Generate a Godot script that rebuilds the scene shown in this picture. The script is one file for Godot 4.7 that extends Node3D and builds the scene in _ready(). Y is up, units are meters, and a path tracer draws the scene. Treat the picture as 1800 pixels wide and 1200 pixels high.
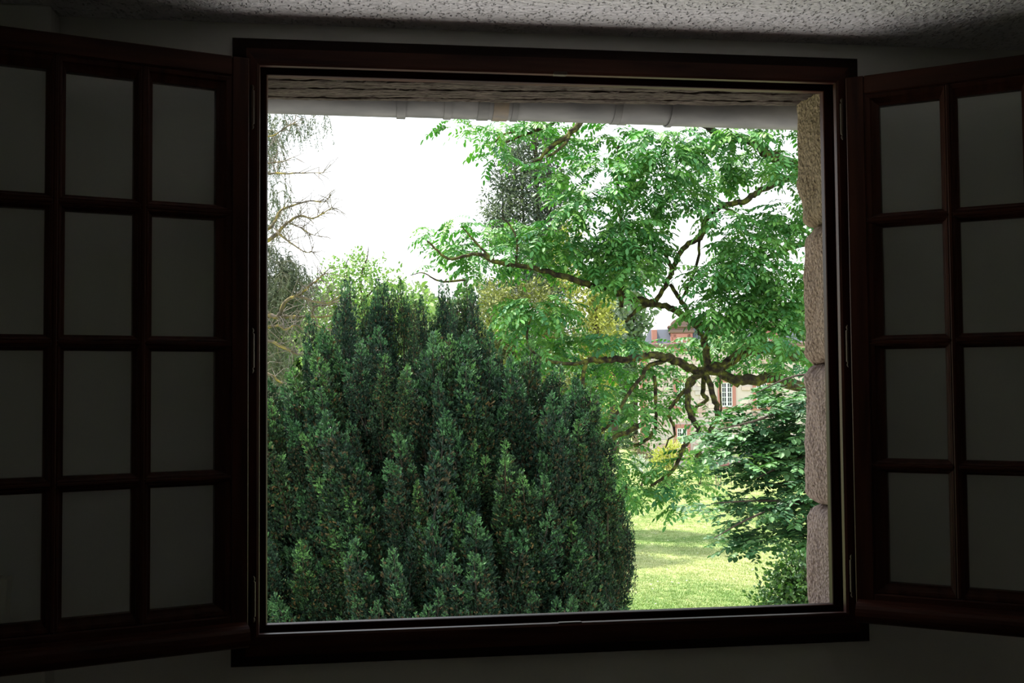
extends Node3D
# A dim room with an open two-leaf casement window, looking down on a garden.
# Units are metres; the window wall is the plane z = 0, outdoors is towards -z.

const F := 1900.0          # focal length for a frame 1800 wide
const EYE := Vector3(-0.359, -0.070, 2.0)
const GROUND := -5.37
var RT := Vector3(0.99115438, -0.00786818, 0.13248052)
var UP := Vector3(0.00242564, 0.99914826, 0.04119317)
var FW := Vector3(0.13269179, 0.04050744, -0.99032926)
var rng := RandomNumberGenerator.new()
var M := {}                # materials
var used := {}             # names taken at top level


# ---------------------------------------------------------------- mesh collector
class MB:
	var v := PackedVector3Array()
	var n := PackedVector3Array()
	var c := PackedColorArray()
	var col := Color.WHITE
	func tri(a: Vector3, b: Vector3, d: Vector3) -> void:
		var k := (d - a).cross(b - a).normalized()
		v.append(a); v.append(b); v.append(d)
		n.append(k); n.append(k); n.append(k)
		c.append(col); c.append(col); c.append(col)
	func trin(a: Vector3, b: Vector3, d: Vector3, na: Vector3, nb: Vector3, nd: Vector3) -> void:
		if (d - a).cross(b - a).dot(na + nb + nd) < 0.0:
			v.append(a); v.append(d); v.append(b)
			n.append(na); n.append(nd); n.append(nb)
		else:
			v.append(a); v.append(b); v.append(d)
			n.append(na); n.append(nb); n.append(nd)
		c.append(col); c.append(col); c.append(col)
	func quad(a: Vector3, b: Vector3, d: Vector3, e: Vector3) -> void:
		tri(a, b, d); tri(a, d, e)
	# triangle whose front looks away from o
	func out(a: Vector3, b: Vector3, d: Vector3, o: Vector3) -> void:
		if (d - a).cross(b - a).dot(a + b + d - 3.0 * o) < 0.0: tri(a, d, b)
		else: tri(a, b, d)
	func outq(a: Vector3, b: Vector3, d: Vector3, e: Vector3, o: Vector3) -> void:
		out(a, b, d, o); out(a, d, e, o)
	# box with chamfered edges
	func box(lo: Vector3, hi: Vector3, b := 0.0) -> void:
		var o := (lo + hi) * 0.5
		var h := (hi - lo) * 0.5
		b = minf(b, minf(h.x, minf(h.y, h.z)) * 0.9)
		if b <= 0.0:
			for ax in 3:
				for s in [-1.0, 1.0]:
					var q := []
					for st in [[-1.0, -1.0], [1.0, -1.0], [1.0, 1.0], [-1.0, 1.0]]:
						var p := Vector3.ZERO
						p[ax] = s * h[ax]; p[(ax + 1) % 3] = st[0] * h[(ax + 1) % 3]; p[(ax + 2) % 3] = st[1] * h[(ax + 2) % 3]
						q.append(o + p)
					outq(q[0], q[1], q[2], q[3], o)
			return
		var P := {}
		for sx in [-1, 1]:
			for sy in [-1, 1]:
				for sz in [-1, 1]:
					for ax in 3:
						var p := Vector3(sx * (h.x - b), sy * (h.y - b), sz * (h.z - b))
						p[ax] = [sx, sy, sz][ax] * h[ax]
						P[[sx, sy, sz, ax]] = o + p
					out(P[[sx, sy, sz, 0]], P[[sx, sy, sz, 1]], P[[sx, sy, sz, 2]], o)
		for s in [-1, 1]:
			outq(P[[s, -1, -1, 0]], P[[s, 1, -1, 0]], P[[s, 1, 1, 0]], P[[s, -1, 1, 0]], o)
			outq(P[[-1, s, -1, 1]], P[[1, s, -1, 1]], P[[1, s, 1, 1]], P[[-1, s, 1, 1]], o)
			outq(P[[-1, -1, s, 2]], P[[1, -1, s, 2]], P[[1, 1, s, 2]], P[[-1, 1, s, 2]], o)
			for t in [-1, 1]:
				outq(P[[s, t, -1, 0]], P[[s, t, 1, 0]], P[[s, t, 1, 1]], P[[s, t, -1, 1]], o)
				outq(P[[s, -1, t, 0]], P[[s, 1, t, 0]], P[[s, 1, t, 2]], P[[s, -1, t, 2]], o)
				outq(P[[-1, s, t, 1]], P[[1, s, t, 1]], P[[1, s, t, 2]], P[[-1, s, t, 2]], o)
	# a closed outline (x, y pairs as local a, b) pushed along from p to q, with caps
	func prism(outline: PackedVector2Array, p: Vector3, q: Vector3, a: Vector3, b: Vector3) -> void:
		var k := outline.size()
		var cen := Vector2.ZERO
		for w in outline: cen += w / k
		var o := (p + q) * 0.5 + a * cen.x + b * cen.y
		for i in k:
			var w0 := outline[i]
			var w1 := outline[(i + 1) % k]
			outq(p + a * w0.x + b * w0.y, q + a * w0.x + b * w0.y, q + a * w1.x + b * w1.y, p + a * w1.x + b * w1.y, o)
		var t := Geometry2D.triangulate_polygon(outline)
		for i in range(0, t.size(), 3):
			for e in [p, q]:
				out(e + a * outline[t[i]].x + b * outline[t[i]].y, e + a * outline[t[i + 1]].x + b * outline[t[i + 1]].y, e + a * outline[t[i + 2]].x + b * outline[t[i + 2]].y, o)
	# tapered round bar along points with a radius at each
	func tube(pts: PackedVector3Array, rad: PackedFloat32Array, sides := 7, bumps := 0.0, seed_ := 0) -> void:
		if pts.size() < 2: return
		var r := RandomNumberGenerator.new()
		r.seed = seed_ + 77
		var d0 := (pts[1] - pts[0]).normalized()
		var x := d0.cross(Vector3(0.31, 0.87, 0.39)).normalized()
		var prev := PackedVector3Array()
		var prevn := PackedVector3Array()
		for i in pts.size():
			var d := (pts[mini(i + 1, pts.size() - 1)] - pts[maxi(i - 1, 0)]).normalized()
			x = (x - d * x.dot(d)).normalized()
			var y := d.cross(x)
			var ring := PackedVector3Array()
			var rn := PackedVector3Array()
			for k in sides:
				var a := TAU * k / sides
				var w := x * cos(a) + y * sin(a)
				ring.append(pts[i] + w * rad[i] * (1.0 + bumps * r.randf_range(-1, 1)))
				rn.append(w)
			if i == 0:
				for k in range(1, sides - 1): out(ring[0], ring[k], ring[k + 1], pts[1])
			else:
				for k in sides:
					var k1 := (k + 1) % sides
					trin(prev[k], ring[k], ring[k1], prevn[k], rn[k], rn[k1])
					trin(prev[k], ring[k1], prev[k1], prevn[k], rn[k1], prevn[k1])
			if i == pts.size() - 1:
				for k in range(1, sides - 1): out(ring[0], ring[k], ring[k + 1], pts[i - 1])
			prev = ring
			prevn = rn
	func mesh() -> ArrayMesh:
		var a := []
		a.resize(Mesh.ARRAY_MAX)
		a[Mesh.ARRAY_VERTEX] = v
		a[Mesh.ARRAY_NORMAL] = n
		a[Mesh.ARRAY_COLOR] = c
		var m := ArrayMesh.new()
		m.add_surface_from_arrays(Mesh.PRIMITIVE_TRIANGLES, a)
		return m


# ---------------------------------------------------------------- helpers
func at(px: float, py: float, d: float) -> Vector3:
	return EYE + (FW + RT * ((px - 900.0) / F) - UP * ((py - 600.0) / F)) * d

func on_z(px: float, py: float, z: float) -> Vector3:
	var r := FW + RT * ((px - 900.0) / F) - UP * ((py - 600.0) / F)
	return EYE + r * ((z - EYE.z) / r.z)

func numbered(called: String) -> String:
	var k: int = used.get(called, 0)
	used[called] = k + 1
	return called if k == 0 else "%s_%03d" % [called, k]

func thing(called: String, label: String, category: String, group := "", where := Vector3.ZERO) -> Node3D:
	var o := Node3D.new()
	o.name = numbered(called)
	o.position = where
	o.set_meta("label", label)
	o.set_meta("category", category)
	if group: o.set_meta("group", group)
	add_child(o)
	return o

func structure(called: String, label := "") -> Node3D:
	var o := Node3D.new()
	o.name = numbered(called)
	o.set_meta("kind", "structure")
	if label:
		o.set_meta("label", label)
	add_child(o)
	return o

func part(parent: Node, called: String, mesh: Mesh, mat: Material, where := Transform3D.IDENTITY, kind := "") -> MeshInstance3D:
	var o := MeshInstance3D.new()
	o.name = called
	o.mesh = mesh
	o.material_override = mat
	o.transform = where
	if kind: o.set_meta("kind", kind)
	parent.add_child(o, true)
	return o

func many(parent: Node, called: String, mesh: Mesh, mat: Material, xf: Array, tints: Array = []) -> MultiMeshInstance3D:
	var mm := MultiMesh.new()
	mm.transform_format = MultiMesh.TRANSFORM_3D
	mm.use_colors = tints.size() > 0
	mm.mesh = mesh
	mm.instance_count = xf.size()
	for i in xf.size():
		mm.set_instance_transform(i, xf[i])
		if tints.size(): mm.set_instance_color(i, tints[i])
	var o := MultiMeshInstance3D.new()
	o.name = called
	o.multimesh = mm
	o.material_override = mat
	o.set_meta("kind", "stuff")
	parent.add_child(o, true)
	return o

func lin(r: float, g: float, b: float) -> Color:       # linear base colour -> albedo
	return Color(r, g, b).linear_to_srgb()

func mat(albedo: Color, rough := 0.8, spec := 0.5) -> StandardMaterial3D:
	var m := StandardMaterial3D.new()
	m.albedo_color = albedo
	m.roughness = rough
	m.metallic_specular = spec
	m.cull_mode = BaseMaterial3D.CULL_DISABLED
	return m

func noise(kind: int, freq: float, octaves: int, sd: int) -> FastNoiseLite:
	var f := FastNoiseLite.new()
	f.noise_type = kind
	f.frequency = freq
	f.fractal_octaves = octaves
	f.seed = sd
	return f

# picture whose pixels run between colours (linear) by a seamless noise
func ramp_tex(f: FastNoiseLite, size: int, stops: Array, contrast := 1.0) -> ImageTexture:
	var im := f.get_seamless_image(size, size)
	var o := Image.create(size, size, false, Image.FORMAT_RGB8)
	for y in size:
		for x in size:
			var t := clampf((im.get_pixel(x, y).r - 0.5) * contrast + 0.5, 0.0, 0.9999) * (stops.size() - 1)
			var k := int(t)
			var cc: Color = stops[k].lerp(stops[k + 1], t - k)
			o.set_pixel(x, y, cc.linear_to_srgb())
	return ImageTexture.create_from_image(o)

func grey_tex(f: FastNoiseLite, size: int) -> ImageTexture:
	return ImageTexture.create_from_image(f.get_seamless_image(size, size))

func triplanar(m: StandardMaterial3D, scale: Vector3, world := false) -> void:
	m.uv1_triplanar = true
	m.uv1_world_triplanar = world
	m.uv1_scale = scale

func relief(m: StandardMaterial3D, tex: Texture2D, cm: float) -> void:
	m.heightmap_enabled = true
	m.heightmap_texture = tex
	m.heightmap_scale = cm

func rr(a: float, b: float) -> float:
	return rng.randf_range(a, b)

# Catmull-Rom through traced points [px, py, depth] with radii in px at the ends -> tube in mb
func limb(mb: MB, tr: Array, r0: float, r1: float, sides := 7, bumps := 0.12) -> PackedVector3Array:
	var p := []
	for t in tr: p.append(at(t[0], t[1], t[2]))
	var pts := PackedVector3Array()
	var rad := PackedFloat32Array()
	var k := p.size()
	for i in k - 1:
		var a: Vector3 = p[maxi(i - 1, 0)]
		var b: Vector3 = p[i]
		var c: Vector3 = p[i + 1]
		var d: Vector3 = p[mini(i + 2, k - 1)]
		for s in 4:
			var u := s / 4.0
			pts.append(0.5 * (2.0 * b + (c - a) * u + (2.0 * a - 5.0 * b + 4.0 * c - d) * u * u + (3.0 * b - a - 3.0 * c + d) * u * u * u))
	pts.append(p[k - 1])
	for i in pts.size():
		var f := float(i) / (pts.size() - 1)
		rad.append(lerpf(r0, r1, f) * tr[0][2] / F)
	# small crookedness
	for i in range(1, pts.size() - 1):
		pts[i] += Vector3(rr(-1, 1), rr(-1, 1), rr(-1, 1)) * rad[i] * 0.35
	mb.tube(pts, rad, sides, bumps, int(tr[0][0] * 7.0 + tr[0][1]))
	return pts


func _ready() -> void:
	rng.seed = 20240611
	# ------------------------------------------------ camera, sky, sun, exposure
	var cam := Camera3D.new()
	cam.name = "camera"
	cam.transform = Transform3D(Basis(RT, UP, -FW), EYE)
	cam.fov = rad_to_deg(2.0 * atan(600.0 / F))
	cam.near = 0.05
	cam.far = 2000.0
	add_child(cam)
	cam.current = true

	var env := Environment.new()
	var sky := Sky.new()
	var sm := ProceduralSkyMaterial.new()
	sm.sky_top_color = lin(0.78, 0.88, 1.0)
	sm.sky_horizon_color = lin(1.0, 1.0, 1.0)
	sm.sky_curve = 0.25
	sm.ground_bottom_color = lin(0.25, 0.28, 0.2)
	sm.ground_horizon_color = lin(0.5, 0.55, 0.5)
	sm.sun_angle_max = 0.5
	sm.energy_multiplier = 2.4
	sky.sky_material = sm
	env.background_mode = Environment.BG_SKY
	env.sky = sky
	env.tonemap_mode = Environment.TONE_MAPPER_LINEAR
	env.tonemap_exposure = 1.0
	env.sdfgi_enabled = true
	env.ssao_enabled = true
	env.ssil_enabled = true
	var we := WorldEnvironment.new()
	we.name = "world_environment"
	we.environment = env
	add_child(we)

	var sun := DirectionalLight3D.new()
	sun.name = "sun"
	sun.light_energy = 4.2
	sun.light_color = lin(1.0, 0.95, 0.84)
	sun.light_angular_distance = 0.8
	sun.shadow_enabled = true
	sun.sky_mode = DirectionalLight3D.SKY_MODE_LIGHT_ONLY
	add_child(sun)
	var az := deg_to_rad(-44.0)      # left of straight out of the window
	var el := deg_to_rad(63.0)
	var to_sun := Vector3(sin(az) * cos(el), sin(el), -cos(az) * cos(el))
	sun.look_at_from_position(Vector3.ZERO, -to_sun, Vector3.UP)

	make_materials()
	room()
	window_frame()
	casement(true)
	casement(false)
	masonry()
	eaves()
	garden_ground()
	house()
	far_trees()
	lichen_tree()
	cypresses()
	yew()
	walnut()
	hornbeam()
	shrubs()
	small_things()


# ---------------------------------------------------------------- materials
func make_materials() -> void:
	var simplex := FastNoiseLite.TYPE_SIMPLEX_SMOOTH
	var cells := FastNoiseLite.TYPE_CELLULAR
	# stained wood of the window, grain along x (lying) or along y (standing)
	var grain := ramp_tex(noise(simplex, 0.02, 5, 3), 256, [Color(0.024, 0.0080, 0.006), Color(0.046, 0.0150, 0.0095), Color(0.064, 0.021, 0.013)], 1.7)
	var grain_h := grey_tex(noise(simplex, 0.03, 4, 9), 256)
	for k in [["wood_lying", Vector3(0.5, 6, 6)], ["wood_standing", Vector3(6, 0.5, 6)]]:
		var m := mat(Color.WHITE, 0.42, 0.26)
		m.albedo_texture = grain
		relief(m, grain_h, 0.02)
		triplanar(m, k[1])
		M[k[0]] = m
	M.dark_wood = M.wood_lying.duplicate()
	M.dark_wood.albedo_texture = ramp_tex(noise(simplex, 0.02, 5, 5), 256, [Color(0.014, 0.008, 0.007), Color(0.024, 0.013, 0.010)], 1.6)
	M.dark_wood.roughness = 0.75
	var g := mat(Color(0.9, 0.95, 0.93, 0.06), 0.03, 0.5)
	g.transparency = BaseMaterial3D.TRANSPARENCY_ALPHA
	M.glass = g
	M.iron = mat(lin(0.055, 0.04, 0.03), 0.5, 0.4)
	M.iron.metallic = 0.7

	# plaster
	var w := mat(Color.WHITE, 0.92, 0.3)
	w.albedo_texture = ramp_tex(noise(simplex, 0.012, 5, 21), 256, [Color(0.67, 0.66, 0.63), Color(0.75, 0.74, 0.71)], 1.2)
	relief(w, grey_tex(noise(simplex, 0.06, 4, 22), 256), 0.12)
	triplanar(w, Vector3(1.1, 1.1, 1.1), true)
	M.plaster = w
	# ceiling: plaster with short pits, cut by relief alone
	var n := 1024
	var hm := Image.create(n, n, false, Image.FORMAT_RGB8)
	var al := Image.create(n, n, false, Image.FORMAT_RGB8)
	var fine := noise(simplex, 0.05, 4, 31).get_seamless_image(n, n)
	for y in n:
		for x in n:
			var t: float = fine.get_pixel(x, y).r
			hm.set_pixel(x, y, Color(0.6 + 0.3 * t, 0.6 + 0.3 * t, 0.6 + 0.3 * t))
			al.set_pixel(x, y, Color(0.78 + 0.05 * t, 0.765 + 0.05 * t, 0.80 + 0.05 * t).linear_to_srgb())
	for i in 7500:
		var x0 := rng.randi_range(0, n - 1)
		var y0 := rng.randi_range(0, n - 1)
		var len := rng.randi_range(2, 9)
		var ang := rr(-0.5, 0.5) + PI * 0.5
		var deep := rr(0.25, 1.0)
		var wide := rng.randi_range(1, 2)
		for s in len:
			for q in wide:
				var xx := posmod(int(x0 + cos(ang) * s * 0.5) + q, n)
				var yy := posmod(int(y0 + sin(ang) * s), n)
				hm.set_pixel(xx, yy, Color(0.6 - 0.6 * deep, 0.6 - 0.6 * deep, 0.6 - 0.6 * deep))
	var ce := mat(Color.WHITE, 0.95, 0.3)
	ce.albedo_texture = ImageTexture.create_from_image(al)
	relief(ce, ImageTexture.create_from_image(hm), 1.4)
	triplanar(ce, Vector3(1.05, 1.05, 1.05), true)
	M.ceiling = ce
	var fl := mat(Color.WHITE, 0.5)
	fl.albedo_texture = ramp_tex(noise(simplex, 0.02, 4, 41), 256, [Color(0.30, 0.22, 0.15), Color(0.44, 0.34, 0.24)], 1.4)
	triplanar(fl, Vector3(0.4, 3, 3), true)
	M.floor = fl

	# granite: four tints of weathering, their grading partly shade put into the colour
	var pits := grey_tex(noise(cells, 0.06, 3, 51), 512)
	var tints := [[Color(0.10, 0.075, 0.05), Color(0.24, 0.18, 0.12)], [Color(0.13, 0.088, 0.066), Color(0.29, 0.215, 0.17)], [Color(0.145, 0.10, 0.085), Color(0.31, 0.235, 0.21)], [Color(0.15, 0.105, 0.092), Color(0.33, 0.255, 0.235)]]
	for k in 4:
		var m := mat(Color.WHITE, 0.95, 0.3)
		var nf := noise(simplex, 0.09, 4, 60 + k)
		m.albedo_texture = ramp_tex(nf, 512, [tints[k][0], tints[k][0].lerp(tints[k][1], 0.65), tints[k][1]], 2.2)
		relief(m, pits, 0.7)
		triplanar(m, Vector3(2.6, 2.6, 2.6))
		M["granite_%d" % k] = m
	M.mortar = mat(lin(0.30, 0.26, 0.21), 0.98, 0.2)
	var be := mat(Color.WHITE, 0.9, 0.3)
	be.albedo_texture = ramp_tex(noise(simplex, 0.025, 5, 71), 512, [Color(0.018, 0.012, 0.009), Color(0.044, 0.032, 0.026), Color(0.075, 0.056, 0.047)], 1.9)
	relief(be, grey_tex(noise(simplex, 0.04, 4, 72), 256), 0.4)
	triplanar(be, Vector3(0.9, 9, 9))
	M.beam = be
	var zi := mat(Color.WHITE, 0.55, 0.5)
	zi.albedo_texture = ramp_tex(noise(simplex, 0.012, 5, 81), 256, [Color(0.06, 0.06, 0.064), Color(0.095, 0.094, 0.096), Color(0.135, 0.132, 0.132)], 1.5)
	zi.metallic = 0.15
	triplanar(zi, Vector3(1.2, 4, 4))
	M.zinc = zi
	var ru := zi.duplicate()
	ru.albedo_texture = ramp_tex(noise(simplex, 0.03, 4, 82), 256, [Color(0.06, 0.056, 0.055), Color(0.10, 0.078, 0.055), Color(0.14, 0.10, 0.06)], 1.6)
	M.rust = ru
	M.grime = zi.duplicate()
	M.grime.albedo_texture = ramp_tex(noise(simplex, 0.03, 4, 83), 256, [Color(0.052, 0.052, 0.053), Color(0.088, 0.086, 0.085)], 1.5)
	M.slate = mat(lin(0.10, 0.11, 0.14), 0.42, 0.5)

	# ground
	var gr := mat(Color.WHITE, 1.0, 0.2)
	gr.albedo_texture = ramp_tex(noise(simplex, 0.018, 6, 91), 512, [Color(0.16, 0.23, 0.065), Color(0.27, 0.34, 0.12), Color(0.40, 0.41, 0.20)], 1.5)
	relief(gr, grey_tex(noise(simplex, 0.12, 3, 92), 512), 6.0)
	triplanar(gr, Vector3(0.085, 0.085, 0.085), true)
	M.lawn = gr
	var gv := mat(Color.WHITE, 1.0, 0.2)
	gv.albedo_texture = ramp_tex(noise(cells, 0.05, 3, 93), 256, [Color(0.40, 0.39, 0.37), Color(0.55, 0.54, 0.52)], 1.4)
	triplanar(gv, Vector3(0.5, 0.5, 0.5), true)
	M.gravel = gv

	# barks
	var ba := mat(Color.WHITE, 0.95, 0.3)
	ba.albedo_texture = ramp_tex(noise(simplex, 0.02, 5, 101), 256, [Color(0.016, 0.012, 0.009), Color(0.028, 0.021, 0.015), Color(0.045, 0.036, 0.022), Color(0.10, 0.105, 0.022), Color(0.16, 0.17, 0.03)], 1.5)
	relief(ba, grey_tex(noise(cells, 0.08, 3, 102), 256), 2.0)
	triplanar(ba, Vector3(1.3, 1.3, 1.3), true)
	M.mossy = ba
	var li := mat(Color.WHITE, 0.95, 0.3)
	li.albedo_texture = ramp_tex(noise(simplex, 0.014, 4, 103), 256, [Color(0.07, 0.058, 0.048), Color(0.12, 0.095, 0.07), Color(0.20, 0.16, 0.06), Color(0.38, 0.30, 0.05)], 2.0)
	triplanar(li, Vector3(0.8, 0.8, 0.8), true)
	M.lichen = li
	M.bark = mat(lin(0.06, 0.045, 0.035), 0.95, 0.3)
	M.twig = mat(lin(0.17, 0.145, 0.125), 0.95, 0.3)

	M.leaf = leaf_mat(Color.WHITE, Color(0.46, 0.62, 0.22), 0.5)
	M.needle = leaf_mat(Color.WHITE, Color(0.16, 0.20, 0.10), 0.6)
	M.scale_leaf = leaf_mat(Color.WHITE, Color(0.35, 0.42, 0.18), 0.7)

	# house
	var wall_tints := [Color(0.62, 0.48, 0.46), Color(0.68, 0.57, 0.55), Color(0.56, 0.49, 0.49), Color(0.74, 0.62, 0.59), Color(0.58, 0.40, 0.38), Color(0.66, 0.53, 0.52)]
	for k in wall_tints.size():
		var m := mat(Color.WHITE, 0.95, 0.3)
		m.albedo_texture = ramp_tex(noise(simplex, 0.03, 4, 110 + k), 128, [wall_tints[k] * 0.8, wall_tints[k]], 1.3)
		triplanar(m, Vector3(0.7, 0.7, 0.7), true)
		M["ashlar_%d" % k] = m
	M.house_mortar = mat(lin(0.56, 0.48, 0.46), 0.98, 0.2)
	M.red_stone = mat(lin(0.42, 0.19, 0.17), 0.95, 0.3)
	M.dark_stone = mat(lin(0.19, 0.125, 0.115), 0.95, 0.3)
	M.white_paint = mat(lin(0.82, 0.84, 0.88), 0.5)
	M.dark_glass = mat(lin(0.025, 0.03, 0.04), 0.08)
	M.sheen_slate = mat(lin(0.40, 0.37, 0.40), 0.45)  # roof slate lightened: the sky reflection is put into its colour
	M.stake = mat(lin(0.26, 0.21, 0.15), 0.9)
	M.strip_pale = mat(lin(0.66, 0.62, 0.52), 0.8)
	M.strip_side = mat(lin(0.30, 0.10, 0.07), 0.7)
	M.petal = mat(lin(0.9, 0.9, 0.84), 0.8)

func leaf_mat(tint: Color, back: Color, rough: float) -> StandardMaterial3D:
	var m := mat(tint, rough, 0.42)
	m.vertex_color_use_as_albedo = true
	m.backlight_enabled = true
	m.backlight = back
	return m

func tinted(base: StandardMaterial3D, c: Color) -> StandardMaterial3D:
	var m: StandardMaterial3D = base.duplicate()
	m.albedo_color = c.linear_to_srgb()
	return m


# ---------------------------------------------------------------- room
func room() -> void:
	var ceil_y := 0.60
	var floor_y := -1.55
	# window wall: inner layer with the frame's hole, outer layer with the wider hole of the dressed stones
	var o := structure("wall_front", "off white plastered wall around the open window")
	var mb := MB.new()
	var lo := Vector3(-3.0, floor_y - 0.2, -0.058)
	var hi := Vector3(3.0, ceil_y + 0.3, -0.012)
	var hx := 0.592
	var hy := 0.56
	mb.box(lo, Vector3(-hx, hi.y, hi.z))
	mb.box(Vector3(hx, lo.y, lo.z), hi)
	mb.box(Vector3(-hx, hy, lo.z), Vector3(hx, hi.y, hi.z))
	mb.box(Vector3(-hx, lo.y, lo.z), Vector3(hx, -hy, hi.z))
	part(o, "plaster", mb.mesh(), M.plaster)
	mb = MB.new()
	lo = Vector3(-3.2, GROUND - 0.3, -0.30)
	hi = Vector3(3.2, 0.9, -0.058)
	mb.box(lo, Vector3(-1.02, hi.y, hi.z))
	mb.box(Vector3(1.02, lo.y, lo.z), hi)
	mb.box(Vector3(-1.02, 0.75, lo.z), Vector3(1.02, hi.y, hi.z))
	mb.box(Vector3(-1.02, lo.y, lo.z), Vector3(1.02, -0.70, hi.z))
	part(o, "masonry_core", mb.mesh(), M.mortar)
	# boxed pier standing a little proud of the wall, behind the left leaf
	mb = MB.new()
	mb.box(Vector3(-2.0, floor_y, -0.013), Vector3(-0.905, ceil_y, 0.05), 0.004)
	part(o, "pier", mb.mesh(), M.plaster)

	mb = MB.new()
	mb.box(Vector3(-3.2, ceil_y, -0.075), Vector3(3.2, ceil_y + 0.15, 4.0))
	part(structure("ceiling", "pitted pale plaster ceiling above the window"), "plaster", mb.mesh(), M.ceiling)
	mb = MB.new()
	mb.box(Vector3(-3.2, floor_y - 0.15, -0.075), Vector3(3.2, floor_y, 4.0))
	part(structure("floor", "brown wooden floor of the room"), "boards", mb.mesh(), M.floor)
	mb = MB.new()
	mb.box(Vector3(-2.2, floor_y, -0.013), Vector3(-2.0, ceil_y, 4.0))
	part(structure("wall_left", "off white side wall of the room"), "plaster", mb.mesh(), M.plaster)
	mb = MB.new()
	mb.box(Vector3(2.2, floor_y, -0.013), Vector3(2.4, ceil_y, 4.0))
	part(structure("wall_right", "off white side wall facing the left casement"), "plaster", mb.mesh(), M.plaster)
	mb = MB.new()
	mb.box(Vector3(-2.0, floor_y, 3.6), Vector3(2.2, ceil_y, 3.8))
	part(structure("wall_back", "off white wall behind the viewer"), "plaster", mb.mesh(), M.plaster)


# rectangles [x0, x1, y0, y1, z] joined by mitred strips; side 0 head, 1 right, 2 sill, 3 left
func rect_corner(r: Array, k: int) -> Vector3:
	return [Vector3(r[0], r[3], r[4]), Vector3(r[1], r[3], r[4]), Vector3(r[1], r[2], r[4]), Vector3(r[0], r[2], r[4])][k % 4]

func frame_side(rects: Array, k: int) -> ArrayMesh:
	var mb := MB.new()
	for i in rects.size() - 1:
		mb.quad(rect_corner(rects[i], k), rect_corner(rects[i], k + 1), rect_corner(rects[i + 1], k + 1), rect_corner(rects[i + 1], k))
	return mb.mesh()

func window_frame() -> void:
	var o := structure("window_1", "dark stained wooden window frame around the garden view")
	# the outer lip of the rebate, where the view ends
	var lz := -0.040
	var lx0 := (on_z(468, 131, lz).x + on_z(470, 1098, lz).x) * 0.5
	var lx1 := (on_z(1446, 162, lz).x + on_z(1465, 1062, lz).x) * 0.5
	var ly0 := (on_z(470, 1098, lz).y + on_z(1465, 1062, lz).y) * 0.5
	var ly1 := (on_z(468, 131, lz).y + on_z(1446, 162, lz).y) * 0.5
	var R := [
		[-0.602, 0.602, -0.569, 0.569, -0.014], [-0.602, 0.602, -0.569, 0.569, -0.002], [-0.600, 0.600, -0.567, 0.567, 0.0],
		[-0.577, 0.5795, -0.550, 0.5485, 0.0], [-0.576, 0.5785, -0.549, 0.5475, 0.009],
		[-0.5565, 0.5565, -0.5155, 0.5215, 0.009], [-0.5525, 0.5525, -0.5115, 0.5175, 0.0055],
		[-0.5525, 0.5525, -0.5115, 0.5175, -0.006], [-0.564, 0.566, -0.523, 0.529, -0.008], [-0.564, 0.566, -0.523, 0.529, -0.046],
		[lx0 - 0.006, lx1 + 0.006, ly0 - 0.006, ly1 + 0.006, -0.046], [lx0 - 0.006, lx1 + 0.006, ly0 - 0.006, ly1 + 0.006, -0.041],
		[lx0 - 0.001, lx1 + 0.001, ly0 - 0.001, ly1 + 0.001, lz], [lx0, lx1, ly0, ly1, lz - 0.002], [lx0, lx1, ly0, ly1, -0.0565],
		[-0.600, 0.600, -0.567, 0.567, -0.0565], [-0.602, 0.602, -0.569, 0.569, -0.014]]
	var A := R.slice(0, 4)
	var B := R.slice(3)
	for k in 4:
		part(o, ["frame_head", "frame_jamb", "frame_sill", "frame_jamb"][k], frame_side(B, k), M.wood_standing if k % 2 else M.wood_lying)
		part(o, "architrave", frame_side(A, k), M.dark_wood)
	# catch plate let into the sill, and one into the head
	var mb := MB.new()
	var c := on_z(1003, 1098, 0.008)
	mb.box(Vector3(c.x - 0.022, -0.519, -0.004), Vector3(c.x + 0.022, -0.510, 0.0065), 0.001)
	part(o, "catch_plate", mb.mesh(), M.iron)
	mb = MB.new()
	c = on_z(985, 126, 0.008)
	mb.box(Vector3(c.x - 0.013, 0.516, -0.004), Vector3(c.x + 0.013, 0.5225, 0.0094), 0.001)
	part(o, "catch_plate", mb.mesh(), M.iron)


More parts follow.
